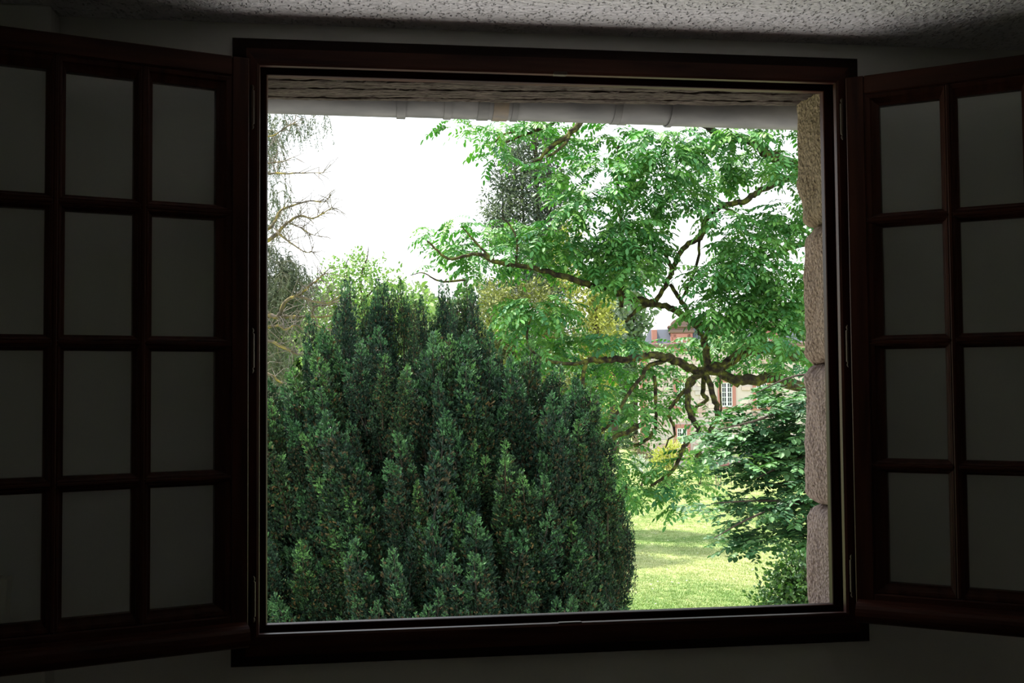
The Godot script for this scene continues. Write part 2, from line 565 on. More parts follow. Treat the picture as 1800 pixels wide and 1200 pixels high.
func casement(left: bool) -> void:
	var s := 0.98            # the leaf stands 4 cm in front of the frame
	var ang := 2.7992 if left else 2.5341
	var piv := Vector3(-0.6234, 0, 0.0295) if left else Vector3(0.6233, 0, 0.0376)
	var udir := Vector3(cos(ang), 0, sin(ang)) if left else Vector3(-cos(ang), 0, sin(ang))
	var edge := 0.056 if left else 0.060
	var org := piv - udir * edge
	org = EYE + (org - EYE) * s
	var k := -1.0 if left else 1.0
	var xa := udir * k
	var wa := xa.cross(Vector3.UP)
	if wa.z < 0.0: wa = -wa
	var root := thing("window_casement", "dark wooden casement with twelve panes swung wide open, left of the garden view" if left else "dark wooden casement cut off by the picture edge, right of the garden view", "casement", "open casements of the window")
	root.transform = Transform3D(Basis(xa, Vector3.UP, wa), org)
	var e := edge * s
	var pw := 0.1099 * s
	var ph := 0.2104 * s
	var mw := 0.0312 * s
	var mh := 0.0267 * s
	var y0 := 0.4684 * s - (1.0 - s) * 0.07 - 0.0   # pane top, seen from the eye's height
	y0 = EYE.y + (0.4684 - EYE.y) * s - org.y
	var ytop: float = EYE.y + (0.5285 - EYE.y) * s - org.y
	var ybot: float = EYE.y + (-0.5245 - EYE.y) * s - org.y
	var ub: float = e + 3.0 * pw + 2.0 * mw       # far edge of the last pane
	var uend: float = ub + 0.085
	var th := 0.036
	var bead := 0.026
	var X := func(u0: float, u1: float) -> Array: return [minf(k * u0, k * u1), maxf(k * u0, k * u1)]
	var add := func(called: String, u0: float, u1: float, v0: float, v1: float, w0: float, w1: float, m: Material, bev: float) -> void:
		var xx: Array = X.call(u0, u1)
		var mb := MB.new()
		mb.box(Vector3(xx[0], v0, w0), Vector3(xx[1], v1, w1), bev)
		part(root, called, mb.mesh(), m)
	add.call("stile", 0.0, e - bead, ybot, ytop, -th, 0.0, M.wood_standing, 0.0012)
	add.call("stile", ub + bead, uend, ybot, ytop, -th, 0.0, M.wood_standing, 0.0012)
	var ylast: float = y0 - 4.0 * ph - 3.0 * mh
	add.call("rail", e - bead + 0.0003, ub + bead - 0.0003, y0 + 0.024, ytop, -th, 0.0, M.wood_lying, 0.002)
	add.call("rail", e - bead + 0.0003, ub + bead - 0.0003, ybot, ylast - 0.020, -th, 0.0, M.wood_lying, 0.002)
	var bar := 0.008
	for i in 2:
		var u: float = e + (i + 1) * pw + i * mw + mw * 0.5
		add.call("muntin", u - bar * 0.5, u + bar * 0.5, ylast - 0.020, y0 + 0.024, -th + 0.004, -0.002, M.wood_standing, 0.002)
	for j in 3:
		var v: float = y0 - (j + 1) * ph - j * mh - mh * 0.5
		for i in 3:
			var u0: float = e + i * (pw + mw) - (bead if i == 0 else (mw - bar) * 0.5)
			var u1: float = e + i * (pw + mw) + pw + (bead if i == 2 else (mw - bar) * 0.5)
			add.call("muntin", u0, u1, v - bar * 0.45, v + bar * 0.45, -th + 0.004, -0.002, M.wood_lying, 0.002)
	for j in 4:
		for i in 3:
			var u0: float = e + i * (pw + mw)
			var v1: float = y0 - j * (ph + mh)
			# bead: outer rectangle high, inner rectangle at the glass
			var du0: float = bead if i == 0 else (mw - bar) * 0.5
			var du1: float = bead if i == 2 else (mw - bar) * 0.5
			var dv1: float = 0.024 if j == 0 else (mh - bar * 0.9) * 0.5
			var dv0: float = 0.020 if j == 3 else (mh - bar * 0.9) * 0.5
			var rects := []
			for st in [[1.0, -0.030], [1.0, -0.0045], [0.86, -0.004], [0.62, -0.0055], [0.50, -0.009], [0.22, -0.0125], [0.0, -0.014], [0.0, -0.030]]:
				var f: float = st[0]
				var xx: Array = X.call(u0 - du0 * f, u0 + pw + du1 * f)
				rects.append([xx[0], xx[1], v1 - ph - dv0 * f, v1 + dv1 * f, st[1]])
			var mb := MB.new()
			for side in 4:
				for q in rects.size() - 1:
					mb.quad(rect_corner(rects[q], side), rect_corner(rects[q], side + 1), rect_corner(rects[q + 1], side + 1), rect_corner(rects[q + 1], side))
			part(root, "glazing_bead", mb.mesh(), M.wood_standing)
			var gb := MB.new()
			var gx: Array = X.call(u0 - 0.003, u0 + pw + 0.003)
			gb.box(Vector3(gx[0], v1 - ph - 0.003, -0.022), Vector3(gx[1], v1 + 0.003, -0.019))
			part(root, "glass_pane", gb.mesh(), M.glass)
	# weather bar along the foot: rounded nose, hollow under it
	var nose := PackedVector2Array([Vector2(-0.001, -0.4535)])
	for q in 11:
		var a := PI * 0.62 - PI * 1.12 * q / 10.0
		nose.append(Vector2(0.0175 + cos(a) * 0.0190, -0.4755 + sin(a) * 0.0190))
	nose.append(Vector2(0.012, -0.4905))
	nose.append(Vector2(-0.001, -0.4955))
	var mbn := MB.new()
	for q in nose.size(): nose[q].y += -0.0225
	var xs: Array = X.call(0.004, uend - 0.02)
	mbn.prism(nose, Vector3(xs[0], 0, 0), Vector3(xs[1], 0, 0), Vector3(0, 0, 1), Vector3(0, 1, 0))
	var wb := part(root, "weather_bar", mbn.mesh(), M.wood_lying)
	wb.set_meta("label", "rounded weather bar along the foot of the casement")
	# three barrel hinges with small finials, standing on the frame's face
	var inv := root.transform.affine_inverse()
	var marks := [[443, 188], [443, 616], [445, 1053]] if left else [[1481, 209], [1491, 608], [1498, 1012]]
	for h in marks:
		var c := inv * (on_z(h[0], h[1], 0.016))
		var pts := PackedVector3Array()
		var rad := PackedFloat32Array()
		for q in [[-0.041, 0.001], [-0.038, 0.0032], [-0.035, 0.0035], [-0.032, 0.0018], [-0.030, 0.0045], [-0.001, 0.0045], [0.0, 0.0036], [0.001, 0.0045], [0.030, 0.0045], [0.032, 0.0018], [0.035, 0.0035], [0.038, 0.0032], [0.041, 0.001]]:
			pts.append(c + Vector3(0, q[0], 0))
			rad.append(q[1])
		var hb := MB.new()
		hb.tube(pts, rad, 10)
		part(root, "hinge", hb.mesh(), M.iron)


# ---------------------------------------------------------------- stones round the opening
func stone_mesh(size: Vector3, round_: float, rough: float, sd: int) -> ArrayMesh:
	var f := noise(FastNoiseLite.TYPE_SIMPLEX_SMOOTH, 9.0, 4, sd)
	var g := noise(FastNoiseLite.TYPE_SIMPLEX_SMOOTH, 55.0, 2, sd + 5)
	var h := size * 0.5
	var mb := MB.new()
	var N := 22
	for ax in 3:
		for s in [-1.0, 1.0]:
			var P := []
			for i in N + 1:
				var row := []
				for j in N + 1:
					# more points near the edges
					var a := sin((float(i) / N - 0.5) * PI)
					var b := sin((float(j) / N - 0.5) * PI)
					var p := Vector3.ZERO
					p[ax] = s * h[ax]; p[(ax + 1) % 3] = a * h[(ax + 1) % 3]; p[(ax + 2) % 3] = b * h[(ax + 2) % 3]
					var q := Vector3(clampf(p.x, -h.x + round_, h.x - round_), clampf(p.y, -h.y + round_, h.y - round_), clampf(p.z, -h.z + round_, h.z - round_))
					var d := (p - q).normalized()
					row.append(q + d * (round_ + rough * (f.get_noise_3dv(q + d * round_) + 0.35 * g.get_noise_3dv(q + d * round_))))
				P.append(row)
			for i in N:
				for j in N:
					mb.outq(P[i][j], P[i + 1][j], P[i + 1][j + 1], P[i][j + 1], Vector3.ZERO)
	# smooth the normals by place
	var acc := {}
	for i in mb.v.size():
		var key := Vector3i(mb.v[i] * 20000.0)
		acc[key] = acc.get(key, Vector3.ZERO) + mb.n[i]
	for i in mb.v.size():
		mb.n[i] = (acc[Vector3i(mb.v[i] * 20000.0)] as Vector3).normalized()
	return mb.mesh()

func masonry() -> void:
	var joints := [0.60]
	for y in [403.0, 641.0, 883.0]: joints.append(on_z(1416, y, -0.29).y)
	joints.append(-0.90)
	for side in [1.0, -1.0]:
		var o := structure("trim_1" if side > 0 else "trim_2", "rough pink granite blocks beside the window" if side > 0 else "granite blocks hidden beside the window")
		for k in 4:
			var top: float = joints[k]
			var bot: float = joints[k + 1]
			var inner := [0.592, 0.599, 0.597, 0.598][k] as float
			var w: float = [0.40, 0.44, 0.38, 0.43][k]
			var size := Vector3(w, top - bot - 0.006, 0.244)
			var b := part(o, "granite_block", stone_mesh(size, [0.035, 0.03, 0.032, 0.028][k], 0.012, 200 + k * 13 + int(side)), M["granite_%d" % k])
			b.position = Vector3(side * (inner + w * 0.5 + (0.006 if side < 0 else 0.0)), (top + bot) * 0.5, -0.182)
		var mb := MB.new()
		mb.box(Vector3(minf(side * 0.66, side * 1.03), -0.9, -0.27), Vector3(maxf(side * 0.66, side * 1.03), 0.60, -0.060))
		part(o, "mortar", mb.mesh(), M.mortar)
	# outer sill
	var so := structure("trim_3", "granite sill outside the window")
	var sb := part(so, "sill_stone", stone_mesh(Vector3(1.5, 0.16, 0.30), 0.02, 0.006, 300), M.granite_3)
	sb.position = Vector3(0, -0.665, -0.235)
	# old lintel beam, its underside split along the grain
	var lo := structure("trim_4", "weathered grey wooden lintel with long drying cracks")
	var mb := MB.new()
	var nx := 260
	var nz := 44
	var wob := noise(FastNoiseLite.TYPE_SIMPLEX_SMOOTH, 2.2, 4, 401)
	var saw := noise(FastNoiseLite.TYPE_SIMPLEX_SMOOTH, 14.0, 3, 402)
	var rows := []
	for j in nz + 1:
		var row := PackedVector3Array()
		var z := lerpf(-0.300, -0.077, float(j) / nz)
		for i in nx + 1:
			var x := lerpf(-0.85, 0.85, float(i) / nx)
			var y := 0.538 + 0.0150 * x - 0.004 * (z + 0.19) / 0.11
			for c in [[-0.262, 0.012, 0.0022, 0.013], [-0.188, 0.016, 0.0030, 0.02], [-0.120, 0.010, 0.0026, 0.014], [-0.095, 0.006, 0.002, 0.01]]:
				var zc: float = c[0] + c[1] * wob.get_noise_2d(x * 1.6, c[0] * 90.0) + 0.012 * x
				var wide: float = c[2] * (0.6 + 0.8 * absf(wob.get_noise_2d(x * 3.0, 40.0 + c[0] * 70.0)) * 2.0)
				y += c[3] * exp(-pow((z - zc) / wide, 2.0))
			y += 0.0016 * saw.get_noise_2d(x * 3.0 + z * 6.0, z * 3.0) + 0.0025 * wob.get_noise_2d(x * 2.0, z * 14.0)
			var zz := z
			if j == 0:
				y += 0.006
				zz += 0.003 * wob.get_noise_2d(x * 8.0, 9.0)
			row.append(Vector3(x, y, zz))
		rows.append(row)
	for j in nz:
		for i in nx:
			mb.quad(rows[j][i], rows[j + 1][i], rows[j + 1][i + 1], rows[j][i + 1])
	for i in nx:      # outer face and top
		mb.quad(rows[0][i + 1], Vector3(rows[0][i + 1].x, 0.75, -0.302), Vector3(rows[0][i].x, 0.75, -0.302), rows[0][i])
	mb.box(Vector3(-0.85, 0.60, -0.298), Vector3(0.85, 0.749, -0.078))
	part(lo, "beam", mb.mesh(), M.beam)
	# thin board nailed between the beam and the frame
	mb = MB.new()
	mb.box(Vector3(-0.62, 0.529, -0.082), Vector3(0.63, 0.545, -0.060), 0.002)
	part(lo, "batten", mb.mesh(), M.beam)


func eaves() -> void:
	var o := thing("roof_gutter", "grey zinc half-round gutter hanging under the eaves above the view", "gutter")
	var z := -0.70
	var r := 0.066
	var low := func(x: float) -> float: return 0.6025 - 0.0066 * x
	var cuts := [-1.7, on_z(705, 207, -0.70).x, on_z(1175, 220, -0.70).x, 1.9]
	for k in 3:
		var x0: float = cuts[k]
		var x1: float = cuts[k + 1]
		var mb := MB.new()
		var rk := r - 0.0015 * (k % 2)
		half_shell(mb, x0, x1, low.call(x0) + r, low.call(x1) + r, z, rk)
		part(o, "gutter_section", mb.mesh(), M.zinc)
	for b in [[705.0, 0.011, "zinc", 0.0035], [786.0, 0.009, "zinc", 0.0016], [878.0, 0.019, "rust", 0.0014], [848.0, 0.014, "grime", 0.0010], [903.0, 0.008, "grime", 0.0012], [1083.0, 0.013, "grime", 0.0009], [1094.0, 0.010, "zinc", 0.0014], [1176.0, 0.006, "zinc", 0.0035]]:
		var x: float = on_z(b[0], 210, z).x
		var mb := MB.new()
		half_shell(mb, x - b[1], x + b[1], low.call(x) + r, low.call(x) + r, z, r + b[3])
		var p := part(o, "seam_band", mb.mesh(), M[b[2]])
		if b[2] == "rust": p.set_meta("label", "rust stained patch on the gutter")
	# roof slope over the wall, with the fascia behind the gutter
	var s := structure("roof", "slate roof slope above the gutter")
	var mb2 := MB.new()
	var q := PackedVector2Array([Vector2(-0.70, 0.70), Vector2(-0.70, 0.74), Vector2(0.9, 2.3), Vector2(5.4, 2.3), Vector2(5.4, 0.95), Vector2(0.0, 0.95), Vector2(-0.30, 0.80), Vector2(-0.60, 0.70)])
	mb2.prism(q, Vector3(-3.4, 0, 0), Vector3(3.4, 0, 0), Vector3(0, 0, 1), Vector3(0, 1, 0))
	part(s, "slope", mb2.mesh(), M.slate)

func half_shell(mb: MB, x0: float, x1: float, y0: float, y1: float, z: float, r: float) -> void:
	var N := 24
	var t := 0.003
	for i in N:
		var a := PI + PI * i / N
		var b := PI + PI * (i + 1) / N
		var da := Vector3(0, sin(a), cos(a))
		var db := Vector3(0, sin(b), cos(b))
		var p0 := Vector3(x0, y0, z)
		var p1 := Vector3(x1, y1, z)
		mb.trin(p0 + da * r, p1 + da * r, p1 + db * r, da, da, db)
		mb.trin(p0 + da * r, p1 + db * r, p0 + db * r, da, db, db)
		mb.trin(p0 + da * (r - t), p1 + da * (r - t), p1 + db * (r - t), -da, -da, -db)
		mb.trin(p0 + da * (r - t), p1 + db * (r - t), p0 + db * (r - t), -da, -db, -db)
		for e in [[p0, -1.0], [p1, 1.0]]:
			var p: Vector3 = e[0]
			mb.outq(p + da * r, p + db * r, p + db * (r - t), p + da * (r - t), p - Vector3(e[1], 0, 0))


# ---------------------------------------------------------------- ground
func ground_y(x: float, z: float) -> float:
	return GROUND + 0.10 * sin(x * 0.23 + 1.0) * sin(z * 0.19) + 0.06 * sin(x * 0.51 + z * 0.37)

func garden_ground() -> void:
	var o := structure("lawn", "sunlit mown lawn between the trees and the stone house")
	var mb := MB.new()
	var xs := []
	var zs := []
	for i in 61: xs.append(lerpf(-60.0, 60.0, i / 60.0))
	xs.push_front(-600.0); xs.append(600.0)
	for j in 81: zs.append(lerpf(-9.0, -130.0, j / 80.0))
	zs.append(-900.0)
	for j in zs.size() - 1:
		for i in xs.size() - 1:
			var a := Vector3(xs[i], ground_y(xs[i], zs[j]), zs[j])
			var b := Vector3(xs[i + 1], ground_y(xs[i + 1], zs[j]), zs[j])
			var c := Vector3(xs[i + 1], ground_y(xs[i + 1], zs[j + 1]), zs[j + 1])
			var d := Vector3(xs[i], ground_y(xs[i], zs[j + 1]), zs[j + 1])
			mb.trin(a, b, c, Vector3.UP, Vector3.UP, Vector3.UP)
			mb.trin(a, c, d, Vector3.UP, Vector3.UP, Vector3.UP)
	part(o, "turf", mb.mesh(), M.lawn)
	mb = MB.new()
	mb.box(Vector3(-60, GROUND - 0.3, -9.05), Vector3(60, GROUND + 0.02, -0.25))
	part(structure("added_gravel", "unseen pale gravel added below the window to throw light onto the ceiling"), "gravel", mb.mesh(), M.gravel)  # pale ground added out of view to bounce light onto the ceiling
	# grass tufts over the stretch of lawn in view
	var tuft := MB.new()
	for k in 9:
		var a := TAU * k / 9.0 + rr(-0.3, 0.3)
		var b := Vector3(cos(a), 0, sin(a)) * rr(0.02, 0.09)
		var t := b * rr(1.2, 2.2) + Vector3(0, rr(0.05, 0.11), 0)
		var side := Vector3(-sin(a), 0, cos(a)) * 0.010
		tuft.tri(b - side, t, b + side)
	var xf := []
	var tint := []
	var patch := noise(FastNoiseLite.TYPE_SIMPLEX_SMOOTH, 0.12, 3, 500)
	for i in 60000:
		var px := rr(1000, 1440)
		var t := pow(rng.randf(), 0.75)
		var d := lerpf(23.0, 64.0, 1.0 - t)
		var p := at(px, 700, d)
		p.y = ground_y(p.x, p.z) - 0.01
		var b := Basis(Vector3.UP, rr(0, TAU)).scaled(Vector3(1.0, rr(0.35, 0.75), 1.0) * rr(0.6, 1.2))
		xf.append(Transform3D(b, p))
		var m := clampf(patch.get_noise_2d(p.x, p.z) * 1.2 + 0.5 + rr(-0.3, 0.3), 0, 1)
		tint.append(Color(0.15, 0.26, 0.065).lerp(Color(0.45, 0.46, 0.22), m))
	var g := many(self, "grass", tuft.mesh(), tinted(M.scale_leaf, Color.WHITE), xf, tint)
	g.set_meta("label", "short green grass growing on the sunlit lawn")
	# daisies
	var ds := MB.new()
	for k in 8:
		var a := TAU * k / 8.0
		ds.tri(Vector3(0, 0.06, 0), Vector3(cos(a) * 0.022, 0.065, sin(a) * 0.022), Vector3(cos(a + 0.6) * 0.022, 0.065, sin(a + 0.6) * 0.022))
	xf = []
	for i in 34:
		var p := at(rr(1070, 1400), 700, rr(24, 40))
		p.y = ground_y(p.x, p.z) + 0.02
		xf.append(Transform3D(Basis(), p))
	g = many(self, "daisy_flowers", ds.mesh(), M.petal, xf)
	g.set_meta("label", "tiny white daisies scattered over the lawn")
	g.set_meta("category", "flowers")
	# wooded ridge far behind
	var hill := structure("hill", "distant wooded ridge on the horizon")
	mb = MB.new()
	var hn := noise(FastNoiseLite.TYPE_SIMPLEX_SMOOTH, 0.006, 4, 510)
	var prev := []
	for i in 121:
		var x := lerpf(-420.0, 420.0, i / 120.0)
		var row := []
		for j in 7:
			var f := j / 6.0
			var h := (26.0 + 14.0 * hn.get_noise_2d(x, 0)) * sin(f * PI * 0.5) * (0.85 + 0.3 * hn.get_noise_2d(x * 6.0, j * 90.0))
			row.append(Vector3(x, GROUND - 1.0 + h, -330.0 - f * 120.0))
		if prev:
			for j in 6:
				mb.quad(prev[j], row[j], row[j + 1], prev[j + 1])
		prev = row
	part(hill, "slope", mb.mesh(), mat(lin(0.10, 0.15, 0.09), 1.0, 0.2))


# ---------------------------------------------------------------- stone house
func house() -> void:
	var o := thing("stone_house", "pale pink stone house with slate roof and white windows beyond the lawn", "house")
	var org := at(1230, 700, 70.0)
	var hz := -(FW + RT * (190.0 / F))        # towards the viewer
	hz = Vector3(hz.x, 0, hz.z).normalized()
	var hx := Vector3.UP.cross(hz)
	org.y = GROUND
	o.transform = Transform3D(Basis(hx, Vector3.UP, hz), org)
	var inv := o.transform.affine_inverse()
	var fac := func(px: float, py: float) -> Vector2:
		var r := FW + RT * ((px - 900.0) / F) - UP * ((py - 600.0) / F)
		var p := inv * (EYE + r * ((org - EYE).dot(hz) / r.dot(hz)))
		return Vector2(p.x, p.y)
	var L: Vector2 = fac.call(1126, 815)
	var x0 := L.x
	var x1: float = fac.call(1425, 815).x
	var eave: float = fac.call(1230, 607).y
	var mb := MB.new()
	mb.box(Vector3(x0, -0.5, -8.0), Vector3(x1, eave, -0.06))
	part(o, "wall", mb.mesh(), M.house_mortar)
	# openings given by what the photograph shows of their white frames
	var opens := []
	for w in [[1191, 1207, 672, 715], [1268.5, 1287, 672, 715], [1330, 1348, 672, 715], [1191, 1207.5, 752, 803], [1331, 1348, 752, 803], [1255, 1273, 801, 813]]:
		var a: Vector2 = fac.call(w[0], w[3])
		var b: Vector2 = fac.call(w[1], w[2])
		opens.append(Rect2(a, b - a))
	# ashlar blocks of the part in view
	var ch := 0.285
	var count := 0
	var bricks := {}
	var y := 0.0
	var row := 0
	while y < eave - 0.15:
		var x := x0 - rr(0.0, 0.3)
		while x < x0 + 8.6 and count < 300:
			var l: float = [0.46, 0.58, 0.70, 0.82][rng.randi_range(0, 3)]
			var xa := maxf(x, x0)
			var r := Rect2(xa, y, x + l - xa, ch)
			x += l
			var free := r.size.x > 0.12
			for q in opens:
				if q.grow(0.28).intersects(r): free = false
			if not free: continue
			if not bricks.has(l): bricks[l] = box_mesh(Vector3(l - 0.025, ch - 0.022, 0.12), 0.012)
			var m: Mesh = bricks[l] if xa == x - l else box_mesh(Vector3(r.size.x - 0.025, ch - 0.022, 0.12), 0.012)
			part(o, "stone_block", m, M["ashlar_%d" % rng.randi_range(0, 5)], Transform3D(Basis(), Vector3(r.position.x + r.size.x * 0.5, y + ch * 0.5, -0.05 + rr(-0.006, 0.006))))
			count += 1
		y += ch
		row += 1
	# corner quoins in red sandstone
	for k in int(eave / 0.5):
		part(o, "quoin", box_mesh(Vector3(0.5 if k % 2 else 0.34, 0.48, 0.16), 0.015), M.red_stone, Transform3D(Basis(), Vector3(x0 + (0.25 if k % 2 else 0.17), 0.25 + 0.5 * k, -0.03)))
	# windows with dressed surrounds
	for i in opens.size():
		var q: Rect2 = opens[i]
		var lowwin := i == 5
		house_window(o, q, 2 if lowwin else 4, 2 if lowwin else (7 if i == 3 or i == 4 else 5), 0.0)
	# string course between the floors and the cornice
	var sy: float = fac.call(1270, 745).y
	mb = MB.new()
	mb.box(Vector3(fac.call(1250, 745).x, sy - 0.14, -0.03), Vector3(fac.call(1296, 745).x, sy + 0.14, 0.04), 0.02)
	part(o, "string_course", mb.mesh(), M.red_stone)
	mb = MB.new()
	mb.box(Vector3(x0 - 0.2, eave - 0.12, -8.2), Vector3(x1 + 0.2, eave + 0.16, 0.16), 0.05)
	part(o, "cornice", mb.mesh(), M.dark_stone)
	# steep slate slope, then the flatter top with its sky sheen put into the colour
	var ra: float = fac.call(1150, 578).y
	var rb: float = fac.call(1160, 556).y
	mb = MB.new()
	var lo := [Vector3(x0 + 0.3, eave + 0.1, -0.2), Vector3(x1 - 0.3, eave + 0.1, -0.2), Vector3(x1 - 0.3, eave + 0.1, -7.8), Vector3(x0 + 0.3, eave + 0.1, -7.8)]
	var mid := [Vector3(x0 + 0.75, ra, -0.8), Vector3(x1 - 0.75, ra, -0.8), Vector3(x1 - 0.75, ra, -7.2), Vector3(x0 + 0.75, ra, -7.2)]
	var top := [Vector3(x0 + 2.2, rb + 0.5, -4.0), Vector3(x1 - 2.2, rb + 0.5, -4.0), Vector3(x1 - 2.2, rb + 0.5, -4.1), Vector3(x0 + 2.2, rb + 0.5, -4.1)]
	var oo := Vector3((x0 + x1) * 0.5, eave, -4.0)
	for k in 4: mb.outq(lo[k], lo[(k + 1) % 4], mid[(k + 1) % 4], mid[k], oo)
	part(o, "slate_slope", mb.mesh(), M.slate)
	mb = MB.new()
	for k in 4: mb.outq(mid[k], mid[(k + 1) % 4], top[(k + 1) % 4], top[k], oo)
	part(o, "upper_roof", mb.mesh(), M.sheen_slate)
	mb = MB.new()
	var ca: Vector2 = fac.call(1146, 606)
	var cb: Vector2 = fac.call(1155, 579)
	mb.box(Vector3(ca.x, ca.y, -0.9), Vector3(cb.x, cb.y, -0.1), 0.02)
	part(o, "corner_pier", mb.mesh(), M.red_stone)
	# dormers with stone pediments
	for w in [[1189, 1208, 593, 612], [1267, 1285, 589, 610], [1340, 1359, 589, 610]]:
		var a: Vector2 = fac.call(w[0], w[3])
		var b: Vector2 = fac.call(w[1], w[2])
		var q := Rect2(a, b - a)
		mb = MB.new()
		mb.box(Vector3(q.position.x - 0.35, q.position.y - 0.2, -1.4), Vector3(q.end.x + 0.35, q.end.y + 0.32, 0.02), 0.02)
		var dm := part(o, "dormer", mb.mesh(), M.red_stone)
		mb = MB.new()
		mb.box(Vector3(q.position.x - 0.46, q.end.y + 0.30, -1.4), Vector3(q.end.x + 0.46, q.end.y + 0.52, 0.14), 0.03)
		mb.box(Vector3(q.position.x - 0.40, q.end.y + 0.52, -1.4), Vector3(q.end.x + 0.40, q.end.y + 0.66, 0.06), 0.02)
		mb.box(Vector3(q.position.x - 0.54, q.end.y + 0.66, -1.4), Vector3(q.end.x + 0.54, q.end.y + 0.80, 0.20), 0.04)
		part(dm, "entablature", mb.mesh(), M.dark_stone)
		mb = MB.new()
		var cx := q.get_center().x
		var cy := q.end.y + 0.80
		var arc := PackedVector2Array()
		for k in 9:
			var t := PI * (1.0 - k / 8.0)
			arc.append(Vector2(cx + cos(t) * 0.72, cy + sin(t) * 0.46))
		mb.prism(arc, Vector3(0, 0, -1.2), Vector3(0, 0, 0.12), Vector3(1, 0, 0), Vector3(0, 1, 0))
		part(dm, "pediment", mb.mesh(), M.dark_stone)
		house_window(o, q, 2, 2, 0.05)

func box_mesh(size: Vector3, b: float) -> ArrayMesh:
	var mb := MB.new()
	mb.box(-size * 0.5, size * 0.5, b)
	return mb.mesh()

func house_window(o: Node3D, q: Rect2, cols: int, rows: int, z: float) -> void:
	var mb := MB.new()
	var s := 0.22
	for r in [Rect2(q.position.x - s, q.position.y - 0.06, s, q.size.y + 0.06 + s), Rect2(q.end.x, q.position.y - 0.06, s, q.size.y + 0.06 + s), Rect2(q.position.x - s - 0.05, q.end.y, q.size.x + 2 * s + 0.1, 0.24), Rect2(q.position.x - s - 0.08, q.position.y - 0.2, q.size.x + 2 * s + 0.16, 0.2)]:
		mb.box(Vector3(r.position.x, r.position.y, z - 0.2), Vector3(r.end.x, r.end.y, z + 0.05), 0.012)
	var w := part(o, "window_surround", mb.mesh(), M.red_stone)
	mb = MB.new()
	mb.box(Vector3(q.position.x, q.position.y, z - 0.075), Vector3(q.end.x, q.end.y, z - 0.05))
	part(w, "glass", mb.mesh(), M.dark_glass)
	mb = MB.new()
	var f := 0.055
	var zz := [z - 0.06, z + 0.0]
	for r in [Rect2(q.position.x, q.position.y, f, q.size.y), Rect2(q.end.x - f, q.position.y, f, q.size.y), Rect2(q.position.x, q.position.y, q.size.x, f * 1.6), Rect2(q.position.x, q.end.y - f, q.size.x, f), Rect2(q.get_center().x - f, q.position.y, f * 2.0, q.size.y)]:
		mb.box(Vector3(r.position.x, r.position.y, zz[0]), Vector3(r.end.x, r.end.y, zz[1]))
	for j in range(1, rows):
		var y := q.position.y + q.size.y * j / rows
		mb.box(Vector3(q.position.x, y - 0.014, zz[0]), Vector3(q.end.x, y + 0.014, z - 0.02))
	for i in cols:
		if i == cols / 2 or i == 0: continue
		var x := q.position.x + q.size.x * i / cols
		mb.box(Vector3(x - 0.012, q.position.y, zz[0]), Vector3(x + 0.012, q.end.y, z - 0.02))
	part(w, "white_casement", mb.mesh(), M.white_paint)


# ---------------------------------------------------------------- foliage pieces
func leaflet(mb: MB, b: Vector3, t: Vector3, side: Vector3, up: Vector3, c: Color) -> void:
	mb.col = c
	var ax := t - b
	var s1 := b + ax * 0.28
	var s2 := b + ax * 0.66
	var m := b + ax * 0.5 - up * 0.10 * side.length()
	for k in [1.0, -1.0]:
		var e1: Vector3 = s1 + side * 0.85 * k + up * 0.22 * side.length()
		var e2: Vector3 = s2 + side * 0.80 * k + up * 0.16 * side.length()
		if k > 0:
			mb.tri(b, e1, e2); mb.tri(b, e2, t)
		else:
			mb.tri(b, e2, e1); mb.tri(b, t, e2)

# compound leaf: a drooping stalk with paired leaflets, lying along +x
func frond(sd: int, pairs: int, len: float) -> ArrayMesh:
	var r := RandomNumberGenerator.new()
	r.seed = sd
	var mb := MB.new()
	var pts := PackedVector3Array()
	var rad := PackedFloat32Array()
	for i in 7:
		var t := i / 6.0
		pts.append(Vector3(len * t, 0.16 * len * sin(t * 2.2) - 0.34 * len * t * t, 0.03 * len * sin(t * 3.0 + sd)))
		rad.append(lerpf(0.0045, 0.0015, t))
	mb.col = Color(0.75, 0.85, 0.5)
	mb.tube(pts, rad, 3)
	for i in pairs + 1:
		var t := 0.16 + 0.84 * i / pairs
		var k := mini(int(t * 6.0), 5)
		var p := pts[k].lerp(pts[k + 1], t * 6.0 - k)
		var d := (pts[k + 1] - pts[k]).normalized()
		var l := len * (0.27 if i > 0 else 0.21) * r.randf_range(0.85, 1.12)
		for s in [1.0, -1.0]:
			var dir: Vector3 = (d * r.randf_range(0.35, 0.7) + Vector3(0, -r.randf_range(0.15, 0.7), 0) + Vector3(0, 0, s) * 0.9).normalized() if i < pairs else (d + Vector3(0, -0.3, 0)).normalized()
			var wide := dir.cross(Vector3(0, 1, 0)).normalized() * l * 0.26
			var v := r.randf_range(0.8, 1.2)
			leaflet(mb, p, p + dir * l, wide, wide.cross(dir).normalized() * (1.0 if wide.cross(dir).y > 0 else -1.0), Color(v, v * r.randf_range(0.95, 1.05), v * r.randf_range(0.8, 1.2)))
			if i == pairs: break
	return mb.mesh()

